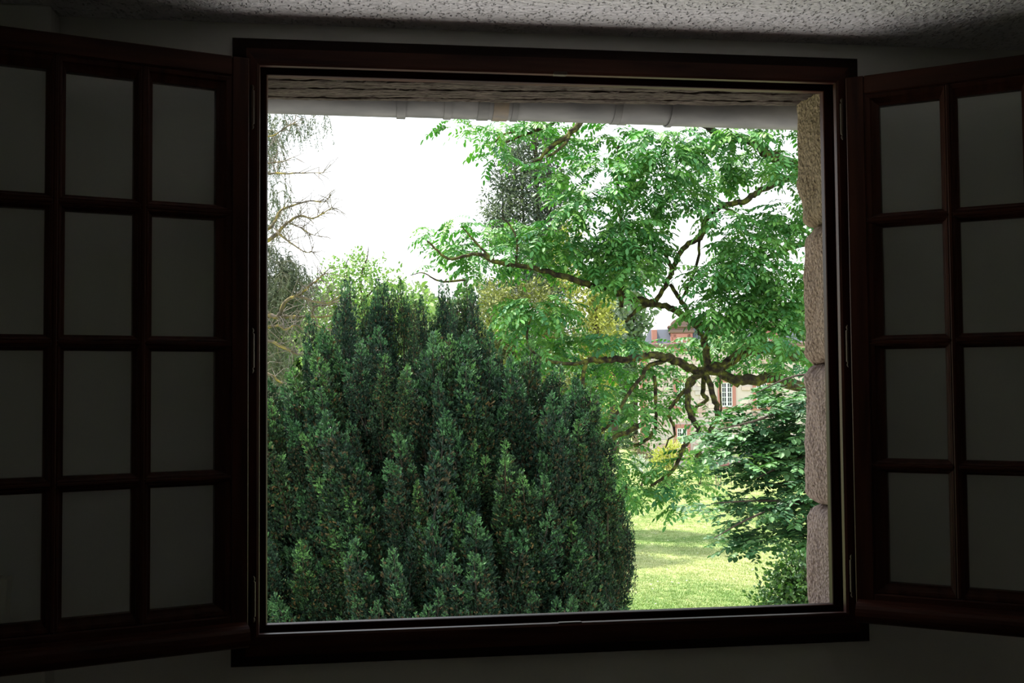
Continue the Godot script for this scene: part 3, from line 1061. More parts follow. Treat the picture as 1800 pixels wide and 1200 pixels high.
# flat spray of single leaves on a zigzag twig, lying along +x
func spray(sd: int, count: int, len: float, leaf: float, round_: float) -> ArrayMesh:
	var r := RandomNumberGenerator.new()
	r.seed = sd
	var mb := MB.new()
	mb.col = Color(0.45, 0.35, 0.3)
	var pts := PackedVector3Array()
	var rad := PackedFloat32Array()
	for i in 5:
		var t := i / 4.0
		pts.append(Vector3(len * t, -0.12 * len * t * t, 0.025 * len * (1 if i % 2 else -1)))
		rad.append(lerpf(0.004, 0.0012, t))
	mb.tube(pts, rad, 3)
	for i in count:
		var t := 0.1 + 0.9 * (i + 0.5) / count
		var p := Vector3(len * t, -0.12 * len * t * t, 0)
		var s := 1.0 if i % 2 else -1.0
		var dir := Vector3(r.randf_range(0.3, 0.8), r.randf_range(-0.45, 0.1), s * r.randf_range(0.6, 1.0)).normalized()
		var l := leaf * r.randf_range(0.75, 1.2)
		var wide := dir.cross(Vector3(r.randf_range(-0.3, 0.3), 1, r.randf_range(-0.3, 0.3))).normalized() * l * round_
		var v := r.randf_range(0.75, 1.25)
		leaflet(mb, p, p + dir * l, wide, Vector3(0, 1, 0), Color(v, v, v * r.randf_range(0.85, 1.15)))
	return mb.mesh()

# loose clump of leaves for crowns seen from afar
func clump(sd: int, count: int, size: float, leaf: float, wide_: float, droop: float) -> ArrayMesh:
	var r := RandomNumberGenerator.new()
	r.seed = sd
	var mb := MB.new()
	for i in count:
		var p := Vector3(r.randf_range(-1, 1), r.randf_range(-0.8, 0.8), r.randf_range(-1, 1)) * size * 0.5
		var dir := (p.normalized() + Vector3(r.randf_range(-1, 1), r.randf_range(-1, 1) - droop, r.randf_range(-1, 1)) * 0.8).normalized()
		var l := leaf * r.randf_range(0.6, 1.3)
		var wide := dir.cross(Vector3(r.randf_range(-1, 1), r.randf_range(-1, 1), r.randf_range(-1, 1))).normalized() * l * wide_
		var v := r.randf_range(0.6, 1.35)
		leaflet(mb, p, p + dir * l, wide, wide.cross(dir).normalized(), Color(v, v * r.randf_range(0.93, 1.07), v))
	return mb.mesh()

# upright conifer shoot, base at the origin, 1 m tall
func shoot(sd: int, count: int, bare: float) -> ArrayMesh:
	var r := RandomNumberGenerator.new()
	r.seed = sd
	var mb := MB.new()
	mb.col = Color(0.035, 0.026, 0.018)
	mb.tube(PackedVector3Array([Vector3(0, -0.2, 0), Vector3(0.02, 0.4, 0.01), Vector3(0, 0.97, 0)]), PackedFloat32Array([0.016, 0.01, 0.003]), 4)
	# a few side leaders make the outline ragged
	var lead := [[Vector3.ZERO, Vector3(0, 1, 0), 1.0]]
	for k in 5:
		var a := TAU * k / 5.0 + r.randf_range(-0.4, 0.4)
		var h := r.randf_range(-0.1, 0.5)
		lead.append([Vector3(0, h, 0), Vector3(cos(a) * r.randf_range(0.16, 0.3), 1.0, sin(a) * r.randf_range(0.16, 0.3)).normalized(), r.randf_range(0.3, 0.48)])
	for i in count:
		var L: Array = lead[0] if i % 2 == 0 else lead[1 + (i / 2) % 5]
		var h: float = L[2]
		var t := 1.0 - pow(r.randf(), 0.8)
		if i % 2 == 0: t = lerpf(-0.25, 1.0, t)
		var a := r.randf() * TAU
		var rad := 0.20 * pow(clampf(1.0 - t, 0.0, 1.0), 0.7) * (1.0 if i % 2 == 0 else 0.5)
		var out := Vector3(cos(a), 0, sin(a))
		var p: Vector3 = L[0] + L[1] * t * h + out * rad * sqrt(r.randf_range(0.15, 1.0))
		var dir: Vector3 = (out * r.randf_range(0.5, 1.0) + Vector3(0, r.randf_range(0.5, 1.3), 0) + L[1] * 0.4).normalized()
		var g := r.randf_range(0.4, 1.6)
		var base := Color(0.018, 0.046, 0.026)
		var k := r.randf()
		if k < bare: base = Color(0.085, 0.062, 0.028)
		elif k > 0.88: base = Color(0.042, 0.105, 0.042)
		if t > 0.78 and r.randf() < 0.75: base = Color(0.062, 0.155, 0.055)
		mb.col = Color(base.r * g, base.g * g, base.b * g)
		# three narrow blades to a tuft
		for q in 3:
			var d2 := (dir + Vector3(r.randf_range(-1, 1), r.randf_range(-0.6, 0.8), r.randf_range(-1, 1)) * 0.5).normalized()
			var l := r.randf_range(0.022, 0.05)
			var w := d2.cross(Vector3(r.randf_range(-1, 1), r.randf_range(-1, 1), r.randf_range(-1, 1))).normalized() * 0.0045
			mb.tri(p - w, p + d2 * l, p + w)
			mb.tri(p - w + d2 * l * 0.2, p + d2 * l + w * 1.2, p + d2 * l * 0.55 + w * 2.4)
	return mb.mesh()

# places inside an ellipsoid given in picture px at a depth; [Vector3 point, Vector3 outward]
func in_blob(b: Array, deep: float) -> Array:
	var u := Vector3(rr(-1, 1), rr(-1, 1), rr(-1, 1))
	while u.length() > 1.0: u = Vector3(rr(-1, 1), rr(-1, 1), rr(-1, 1))
	var d: float = b[4]
	var m := d / F
	var c := at(b[0], b[1], d)
	return [c + RT * (u.x * b[2] * m) + Vector3.UP * (u.y * b[3] * m) + FW * (u.z * deep), (RT * u.x + Vector3.UP * u.y + FW * u.z).normalized()]

func facing(out: Vector3, tilt: float) -> Basis:
	var a := atan2(-out.z, out.x) + rr(-0.9, 0.9)
	return Basis(Vector3.UP, a) * Basis(Vector3(0, 0, 1), tilt) * Basis(Vector3(1, 0, 0), rr(-0.5, 0.5))

# crown of leaves: part of them single nodes (the ones nearest the eye), the rest one mass
func crown(o: Node3D, blobs: Array, meshes: Array, base: StandardMaterial3D, cols: Array, per: float, deep: float, tilt: Array, size: Array, single := 0, single_name := "leaf", rest_name := "foliage") -> void:
	var xf := []
	for b in blobs:
		var dens: float = b[5] if b.size() > 5 else 1.0
		var k := int(ceil(b[2] * b[3] * PI / per * dens))
		for i in k:
			var q := in_blob(b, maxf(deep, (b[2] + b[3]) * 0.5 * b[4] / F * 0.8))
			var bs := facing(q[1], rr(tilt[0], tilt[1])).scaled(Vector3.ONE * rr(size[0], size[1]))
			var k2: float = clampf(rng.randf() * 0.85 + (0.15 if b.size() < 7 else b[6]), 0, 0.999) * (cols.size() - 1)
			var c: Color = cols[int(k2)].lerp(cols[int(k2) + 1], k2 - int(k2))
			xf.append([Transform3D(bs, q[0]), c, (q[0] - EYE).length()])
	if single > 0:
		xf.sort_custom(func(a, b): return a[2] < b[2])
		var mats := []
		for c in cols: mats.append(tinted(base, c))
		for i in mini(single, xf.size()):
			part(o, single_name, meshes[i % meshes.size()], mats[i % mats.size()], xf[i][0])
		xf = xf.slice(mini(single, xf.size()))
	var per_mesh := []
	for k in meshes.size(): per_mesh.append([[], []])
	for i in xf.size():
		per_mesh[i % meshes.size()][0].append(xf[i][0])
		per_mesh[i % meshes.size()][1].append(xf[i][1])
	for k in meshes.size():
		if per_mesh[k][0].size():
			many(o, rest_name, meshes[k], base, per_mesh[k][0], per_mesh[k][1])

# move a thing's origin to its base without moving its parts
func rebase(o: Node3D, base: Vector3) -> void:
	o.position += base
	for ch in o.get_children(): ch.position -= base

func trunk_to_ground(mb: MB, px: float, py: float, d: float, r_top: float, r_base: float, lean := 0.3) -> Vector3:
	var p := at(px, py, d)
	var g := Vector3(p.x + lean, ground_y(p.x, p.z) - 0.1, p.z)
	var pts := PackedVector3Array()
	var rad := PackedFloat32Array()
	for i in 9:
		var t := i / 8.0
		pts.append(g.lerp(p, t) + Vector3(rr(-1, 1), 0, rr(-1, 1)) * r_top * 0.4 * sin(t * PI))
		rad.append(lerpf(r_base, r_top, pow(t, 0.6)))
	mb.tube(pts, rad, 10, 0.08, int(px))
	return Vector3(g.x, g.y + 0.1, g.z)


func far_trees() -> void:
	var cl := [clump(901, 46, 1.5, 0.42, 0.30, 0.3), clump(902, 46, 1.5, 0.42, 0.30, 0.3)]
	var spec := [
		["broadleaf_tree", "bluish green tree rising behind the stone house gable", [[1105, 520, 45, 55, 92.0], [1120, 470, 30, 40, 92.0], [1095, 590, 50, 50, 92.0], [1125, 620, 40, 40, 92.0], [1092, 670, 46, 50, 92.0], [1088, 745, 46, 46, 92.0]], [Color(0.10, 0.17, 0.09), Color(0.20, 0.28, 0.16)], 1110],
		["broadleaf_tree", "grey green tree filling the gap above the golden conifer", [[1085, 470, 25, 40, 84.0], [1075, 520, 30, 50, 84.0], [1060, 600, 40, 50, 84.0]], [Color(0.13, 0.18, 0.12), Color(0.24, 0.30, 0.2)], 1070],
		["broadleaf_tree", "dark green tree far behind the yew's pointed tips", [[800, 600, 60, 60, 70.0], [760, 570, 45, 40, 70.0], [850, 560, 50, 50, 70.0]], [Color(0.09, 0.15, 0.06), Color(0.18, 0.26, 0.10)], 800],
		["broadleaf_tree", "pale green tree low behind the yew's left shoulder", [[690, 570, 60, 55, 62.0], [740, 560, 40, 45, 62.0], [650, 600, 50, 60, 62.0]], [Color(0.16, 0.26, 0.09), Color(0.30, 0.40, 0.15)], 690],
		["broadleaf_tree", "dark tree far behind the lichen covered branches", [[520, 610, 60, 60, 58.0], [470, 590, 60, 70, 58.0], [570, 620, 60, 60, 58.0]], [Color(0.05, 0.10, 0.04), Color(0.11, 0.18, 0.07)], 510],
		["broadleaf_tree", "tree standing right behind the stone house", [[1420, 590, 60, 50, 96.0], [1350, 600, 60, 45, 96.0], [1480, 600, 60, 70, 96.0]], [Color(0.10, 0.17, 0.08), Color(0.2, 0.28, 0.13)], 1400],
	]
	for s in spec:
		var o := thing(s[0], s[1], "tree", "trees at the far side of the garden")
		crown(o, s[2], cl, M.leaf, s[3], 300.0, 2.0, [-0.5, 0.5], [0.8, 1.4], 0, "leaf", "crown")
		var mb := MB.new()
		var b := trunk_to_ground(mb, s[4], s[2][0][1], s[2][0][4], 0.18, 0.38)
		part(o, "trunk", mb.mesh(), M.bark)
		rebase(o, b)

	# light green tree with thin bare leaders, left of the gap of sky
	var o2 := thing("broadleaf_tree", "light green loose tree with bare twigs above the yew's left tips", "tree", "trees at the far side of the garden")
	var cl2 := [clump(905, 40, 0.7, 0.11, 0.32, 0.2), clump(906, 40, 0.7, 0.11, 0.32, 0.2)]
	crown(o2, [[600, 500, 30, 16, 34.0, 0.8], [635, 490, 36, 18, 34.0, 0.8], [560, 515, 34, 20, 34.0], [615, 520, 50, 20, 34.0], [665, 510, 34, 15, 34.0], [700, 525, 28, 12, 34.0], [735, 538, 20, 10, 34.0], [590, 550, 60, 30, 34.0], [660, 545, 60, 25, 34.0], [560, 595, 50, 45, 34.0], [612, 468, 26, 14, 34.0, 0.8], [645, 464, 22, 14, 34.0, 0.8], [580, 484, 24, 14, 34.0, 0.8], [680, 490, 20, 12, 34.0, 0.7], [625, 448, 16, 8, 34.0, 0.5]], cl2, M.leaf, [Color(0.13, 0.25, 0.07), Color(0.24, 0.38, 0.11), Color(0.36, 0.46, 0.17)], 210.0, 0.8, [-0.5, 0.5], [0.7, 1.3], 0, "leaf", "crown")
	var tm := MB.new()
	for t in [[[620, 560, 34.0], [612, 500, 34.0], [608, 465, 34.0], [622, 442, 34.0]], [[640, 560, 34.0], [634, 490, 34.0], [645, 455, 34.0], [648, 432, 34.0]], [[600, 560, 34.0], [575, 500, 34.0], [560, 470, 34.0]], [[630, 540, 34.0], [660, 505, 34.0], [690, 490, 34.0]]]:
		limb(tm, t, 2.2, 0.5, 5)
	var bb := trunk_to_ground(tm, 620, 560, 34.0, 0.06, 0.14)
	part(o2, "trunk", tm.mesh(), M.bark)
	rebase(o2, bb)


# hanging strand of twigs with short needles, hanging from the origin down
func strand(sd: int) -> ArrayMesh:
	var r := RandomNumberGenerator.new()
	r.seed = sd
	var mb := MB.new()
	for k in 9:
		var x := Vector3(r.randf_range(-0.22, 0.22), r.randf_range(-0.05, 0.1), r.randf_range(-0.22, 0.22))
		var l := r.randf_range(0.35, 0.85)
		var sway := Vector3(r.randf_range(-0.2, 0.2), 0, r.randf_range(-0.2, 0.2))
		mb.col = Color(0.9, 0.75, 0.7)
		mb.tube(PackedVector3Array([Vector3(0, 0.12, 0), x, x + Vector3(0, -l * 0.5, 0) + sway * 0.6, x + Vector3(0, -l, 0) + sway]), PackedFloat32Array([0.007, 0.006, 0.004, 0.002]), 3)
		for i in 22:
			var t := r.randf()
			var p := x + Vector3(0, -l * t, 0) + sway * t
			var d := Vector3(r.randf_range(-1, 1), r.randf_range(-1.6, 0.1), r.randf_range(-1, 1)).normalized() * r.randf_range(0.05, 0.11)
			var w := d.cross(Vector3(r.randf_range(-1, 1), r.randf_range(-1, 1), r.randf_range(-1, 1))).normalized() * 0.011
			var v := r.randf_range(0.6, 1.3)
			mb.col = Color(v, v, v)
			mb.tri(p - w, p + d, p + w)
	return mb.mesh()

func lichen_tree() -> void:
	var o := thing("weeping_conifer", "half bare weeping conifer with yellow lichen on its branches at the window's edge", "tree")
	var d := 22.0
	var mb := MB.new()
	var base := trunk_to_ground(mb, 405, 120, d + 0.6, 0.12, 0.34)
	part(o, "trunk", mb.mesh(), M.lichen)
	var tips := []
	var limbs := [
		[[[405, 470, d + 0.6], [468, 425, d], [489, 409, d], [503, 393, d], [527, 379, d - 0.2], [548, 384, d - 0.3], [567, 375, d - 0.4], [583, 365, d - 0.5]], 3.8, 0.6],
		[[[405, 440, d + 0.6], [468, 404, d], [481, 393, d + 0.1], [495, 369, d + 0.2], [521, 359, d + 0.4], [545, 353, d + 0.5], [567, 355, d + 0.5], [577, 349, d + 0.5]], 3.0, 0.6],
		[[[489, 410, d], [513, 428, d - 0.2], [537, 443, d - 0.4], [548, 441, d - 0.5]], 1.8, 0.6],
		[[[405, 312, d + 0.6], [468, 305, d], [500, 305, d - 0.3], [532, 304, d - 0.5], [567, 304, d - 0.7]], 2.4, 0.5],
		[[[405, 300, d + 0.6], [468, 287, d + 0.2], [495, 284, d + 0.4], [516, 276, d + 0.5]], 2.0, 0.5],
		[[[508, 391, d - 0.1], [529, 401, d + 0.1], [548, 412, d + 0.2], [564, 415, d + 0.3]], 1.3, 0.5],
		[[[405, 560, d + 0.6], [468, 555, d], [489, 556, d - 0.1], [495, 541, d - 0.2], [508, 525, d - 0.3], [524, 519, d - 0.4], [543, 504, d - 0.5], [559, 491, d - 0.6], [572, 480, d - 0.7]], 4.6, 0.9],
		[[[489, 556, d - 0.1], [513, 557, d + 0.1], [535, 556, d + 0.2], [575, 556, d + 0.4], [599, 547, d + 0.5]], 3.2, 1.0],
		[[[524, 521, d - 0.4], [548, 528, d - 0.6], [577, 532, d - 0.8], [601, 517, d - 1.0]], 1.9, 0.9],
		[[[549, 555, d + 0.2], [553, 539, d + 0.1], [577, 536, d], [596, 528, d - 0.1]], 2.0, 0.8],
		[[[405, 590, d + 0.6], [468, 576, d], [489, 572, d - 0.3], [503, 579, d - 0.4], [521, 571, d - 0.5], [537, 585, d - 0.6]], 3.0, 0.8],
		[[[540, 570, d], [551, 571, d - 0.2], [572, 577, d - 0.3], [592, 583, d - 0.4]], 2.2, 1.0],
		[[[405, 590, d + 0.6], [471, 599, d - 0.2], [492, 608, d - 0.4], [511, 617, d - 0.5], [524, 624, d - 0.6]], 3.4, 1.4],
		[[[405, 210, d + 0.6], [468, 240, d], [500, 225, d], [520, 215, d]], 2.0, 0.5],
		[[[405, 650, d + 0.6], [468, 655, d], [490, 670, d], [505, 680, d]], 2.5, 0.8],
	]
	for l in limbs:
		var lm := MB.new()
		var pts := limb(lm, l[0], l[1] * 1.05, l[2] * 1.1, 6, 0.16)
		part(o, "branch", lm.mesh(), M.lichen)
		tips.append(pts)
	# dead twigs bristling from the branches
	var tw := MB.new()
	for pts in tips:
		for k in int(pts.size() * 1.9):
			var i := rng.randi_range(2, pts.size() - 1)
			var p: Vector3 = pts[i]
			var dir := Vector3(rr(-0.4, 1), rr(-0.8, 0.7), rr(-0.8, 0.8)).normalized()
			var l := rr(0.2, 0.65)
			var mid := p + dir * l * 0.5 + Vector3(rr(-0.06, 0.06), rr(-0.02, 0.08), 0)
			tw.tube(PackedVector3Array([p, mid, p + dir * l + Vector3(0, rr(-0.12, 0.1), 0)]), PackedFloat32Array([0.010, 0.007, 0.003]), 3)
	part(o, "twigs", tw.mesh(), M.twig, Transform3D.IDENTITY, "stuff")
	var cols := [Color(0.065, 0.10, 0.055), Color(0.11, 0.155, 0.085), Color(0.18, 0.21, 0.13)]
	var e := d + 1.4
	crown(o, [[490, 212, 30, 14, e], [525, 212, 22, 10, e], [560, 212, 14, 12, e, 0.7], [480, 245, 22, 25, e], [478, 285, 20, 25, e], [480, 325, 16, 25, e, 0.7], [475, 375, 16, 25, e, 0.8], [480, 440, 24, 26, e], [510, 460, 26, 26, e, 0.9], [490, 490, 34, 36, e, 2.0], [530, 500, 26, 26, e, 1.2], [480, 530, 30, 30, e, 2.0], [520, 545, 26, 30, e, 1.2], [480, 580, 20, 30, e], [490, 630, 26, 34, e, 1.2], [475, 660, 26, 36, e, 1.2]], [strand(911), strand(912)], M.needle, cols, 230.0, 0.7, [-0.15, 0.15], [0.55, 1.0], 0, "leaf", "hanging_needles")
	rebase(o, base)


func cypresses() -> void:
	# tall thin blue-grey conifer
	var d := 42.0
	var o := thing("tall_conifer", "tall thin grey green conifer with sky showing through, behind the walnut branches", "tree")
	var mb := MB.new()
	var b0 := trunk_to_ground(mb, 958, 620, d, 0.16, 0.3)
	limb(mb, [[958, 620, d], [955, 480, d], [948, 400, d], [944, 330, d], [940, 230, d], [936, 120, d]], 9, 2, 7)
	limb(mb, [[964, 620, d - 0.3], [966, 470, d - 0.3], [966, 400, d - 0.3], [964, 330, d - 0.3], [960, 250, d - 0.3]], 6, 2, 7)
	limb(mb, [[955, 500, d + 0.2], [925, 420, d + 0.4], [918, 340, d + 0.5], [914, 270, d + 0.5]], 4, 1, 6)
	limb(mb, [[948, 470, d + 0.2], [890, 400, d + 0.4], [884, 340, d + 0.5], [880, 300, d + 0.5]], 3, 1, 6)
	part(o, "trunk", mb.mesh(), M.bark)
	var cl := [clump(921, 60, 0.95, 0.16, 0.20, 0.4), clump(922, 60, 0.95, 0.16, 0.20, 0.4)]
	crown(o, [[930, 170, 22, 60, d], [922, 255, 26, 26, d], [958, 250, 26, 30, d], [900, 290, 24, 26, d, 1.0], [935, 305, 34, 30, d], [972, 310, 24, 30, d], [880, 330, 24, 28, d, 1.0], [915, 345, 34, 24, d], [960, 360, 34, 34, d], [985, 350, 14, 40, d, 0.7], [868, 370, 20, 22, d, 0.9], [900, 385, 34, 26, d, 1.0], [880, 410, 30, 24, d, 0.9], [945, 400, 30, 30, d], [975, 410, 26, 30, d], [905, 425, 26, 18, d, 0.6], [960, 450, 40, 30, d], [930, 480, 44, 34, d, 1.1], [970, 510, 46, 34, d, 1.2], [890, 520, 36, 34, d, 1.1]], cl, M.needle, [Color(0.05, 0.072, 0.062), Color(0.085, 0.125, 0.08), Color(0.15, 0.195, 0.10)], 105.0, 0.8, [-0.5, 0.5], [0.55, 1.05], 0, "leaf", "crown")
	rebase(o, b0)
	# golden thujas
	var spec := [
		["golden_conifer", "golden yellow conifer glowing beside the walnut's lowest limb", 1045.0, 37.0, [[1045, 560, 24, 26, 37.0], [1058, 585, 20, 20, 37.0], [1030, 520, 26, 26, 37.0], [1010, 490, 20, 22, 37.0], [1060, 540, 14, 20, 37.0], [1040, 620, 36, 36, 37.0], [1030, 690, 46, 50, 37.0], [1010, 760, 50, 50, 37.0], [1005, 400, 12, 18, 37.0, 0.5], [998, 440, 14, 22, 37.0, 0.6]]],
		["golden_conifer", "olive yellow conifer filling the space right of the yew's top", 900.0, 35.0, [[862, 520, 18, 30, 35.0], [880, 560, 30, 34, 35.0], [930, 530, 40, 34, 35.0], [870, 610, 34, 36, 35.0], [920, 600, 44, 40, 35.0], [980, 580, 34, 40, 35.0], [900, 670, 50, 44, 35.0], [960, 680, 46, 50, 35.0], [990, 730, 40, 50, 35.0], [940, 770, 60, 60, 35.0], [850, 700, 60, 60, 35.0]]],
	]
	var gl := [clump(931, 60, 0.85, 0.15, 0.22, -0.5), clump(932, 60, 0.85, 0.15, 0.22, -0.5)]
	for k in 2:
		var s: Array = spec[k]
		var t := thing(s[0], s[1], "tree", "golden conifers behind the yew")
		var cols := [Color(0.15, 0.15, 0.045), Color(0.29, 0.32, 0.06), Color(0.50, 0.49, 0.10)] if k == 0 else [Color(0.07, 0.08, 0.035), Color(0.13, 0.15, 0.05), Color(0.28, 0.30, 0.08)]
		crown(t, s[4], gl, M.scale_leaf, cols, 150.0, 0.9, [-0.5, 0.5], [0.6, 1.1], 0, "leaf", "crown")
		var tm := MB.new()
		var bb := trunk_to_ground(tm, s[2], 520, s[3], 0.08, 0.22)
		part(t, "trunk", tm.mesh(), M.bark)
		rebase(t, bb)


func yew() -> void:
	var o := thing("yew", "large dark green yew with upright pointed shoots filling the lower view", "tree")
	var d := 13.3
	var m := d / F
	var variants := []
	for k in 6: variants.append(shoot(940 + k, 1150, [0.06, 0.12, 0.18, 0.08, 0.14, 0.24][k]))
	var mats := [M.needle, tinted(M.needle, Color(1.3, 1.2, 0.9)), tinted(M.needle, Color(0.75, 0.85, 0.85))]
	# lobes of the crown: px, py, radii in px, depth offset
	var lobes := [[712, 815, 195, 200, 0.0], [905, 910, 170, 215, -0.1], [530, 950, 150, 225, -0.2], [780, 1150, 300, 340, 0.2], [1010, 960, 75, 110, 0.3], [440, 1130, 200, 300, 0.3]]
	var E := []
	for l in lobes: E.append([at(l[0], l[1], d + l[4]), Vector3(l[2] * m, l[3] * m, maxf(l[2] * m * 1.0, 0.7))])
	var all := []
	for k in E.size():
		var c: Vector3 = E[k][0]
		var r: Vector3 = E[k][1]
		var area := r.x * r.y
		for i in int(125 * area):
			var u := Vector3(rr(-1, 1), rr(-0.75, 1), rr(-1, 1)).normalized()
			var f := 1.0 if rng.randf() < 0.62 else rr(0.62, 0.9)
			var p := c + RT * (u.x * r.x * f) + Vector3.UP * (u.y * r.y * f) - FW * (u.z * r.z * f)
			var buried := false
			for q in E.size():
				if q == k: continue
				var e: Vector3 = p - E[q][0]
				var w := Vector3(e.dot(RT) / E[q][1].x, e.y / E[q][1].y, e.dot(FW) / E[q][1].z)
				if w.length() < 0.72: buried = true
			if buried or p.y < GROUND + 0.2: continue
			var out := (RT * (u.x / r.x) + Vector3.UP * (u.y / r.y) - FW * (u.z / r.z)).normalized()
			var upd := (Vector3.UP * 1.0 + out * rr(0.05, 0.5) + Vector3(rr(-0.28, 0.16), 0, rr(-0.2, 0.2))).normalized()
			var h := rr(0.6, 1.35)
			all.append([p - upd * h * 0.45, upd, h, f])
	# the tips that stand against the sky, traced
	for t in [[541, 552, 1.1], [560, 600, 0.9], [606, 492, 1.0], [616, 488, 0.9], [640, 520, 0.8], [664, 490, 1.1], [678, 498, 1.0], [690, 506, 0.7], [703, 488, 1.0], [716, 520, 0.7], [726, 512, 0.7], [741, 518, 0.8], [750, 540, 0.7], [775, 492, 1.0], [786, 500, 0.9], [797, 512, 0.7], [805, 508, 0.8], [820, 492, 1.0], [831, 508, 0.9], [845, 560, 0.9], [862, 585, 0.8], [880, 610, 0.8], [905, 640, 0.8], [946, 655, 0.9], [960, 665, 0.8], [985, 700, 0.8], [1000, 716, 0.9], [1040, 800, 0.9], [1075, 860, 0.9], [1095, 880, 0.9], [1108, 900, 0.8], [503, 655, 0.9], [590, 545, 0.9], [575, 580, 0.8], [486, 780, 0.9], [655, 540, 0.9], [770, 540, 0.8], [1090, 920, 0.7], [1070, 960, 0.7], [1050, 1000, 0.7]]:
		var tip := at(t[0], t[1], d + rr(-0.4, 0.5))
		var upd := (Vector3.UP + Vector3(rr(-0.08, 0.08), 0, rr(-0.08, 0.08))).normalized()
		all.append([tip - upd * t[2], upd, t[2], 1.0, 0.72])
	all.sort_custom(func(a, b): return (a[0] - EYE).dot(FW) + (3.0 if a[3] < 0.95 else 0.0) + (3.0 if (a[0] - EYE).dot(UP) < -3.3 else 0.0) < (b[0] - EYE).dot(FW) + (3.0 if b[3] < 0.95 else 0.0) + (3.0 if (b[0] - EYE).dot(UP) < -3.3 else 0.0))
	var rest := []
	for i in all.size():
		var s: Array = all[i]
		var x := (s[1] as Vector3).cross(Vector3(sin(i * 2.4), 0.1, cos(i * 2.4))).normalized()
		var b := Basis(x, s[1], x.cross(s[1])).scaled_local(Vector3(rr(0.85, 1.35), 1.0, rr(0.85, 1.35)) * Vector3(s[4] if s.size() > 4 else 1.0, 1.0, s[4] if s.size() > 4 else 1.0) * s[2])
		var t := Transform3D(b, s[0])
		if i < 300: part(o, "shoot", variants[i % 6], mats[i % 3], t)
		else: rest.append(t)
	many(o, "shoots", variants[2], M.needle, rest)
	# stems rising from the foot
	var g := at(760, 1100, d + 0.3)
	g.y = ground_y(g.x, g.z)
	for k in 11:
		var e: Array = E[k % 4]
		var tip: Vector3 = e[0] + Vector3(rr(-0.6, 0.6), rr(0.3, 0.9) * e[1].y, rr(-0.6, 0.6))
		var sb := MB.new()
		var p0 := g + Vector3(rr(-0.35, 0.35), -0.1, rr(-0.35, 0.35))
		sb.tube(PackedVector3Array([p0, p0.lerp(tip, 0.35) + Vector3(rr(-0.2, 0.2), -0.2, rr(-0.2, 0.2)), p0.lerp(tip, 0.7) + Vector3(0, -0.15, 0), tip]), PackedFloat32Array([0.13, 0.10, 0.07, 0.02]), 8, 0.1, k)
		part(o, "stem", sb.mesh(), M.bark)
	rebase(o, g)


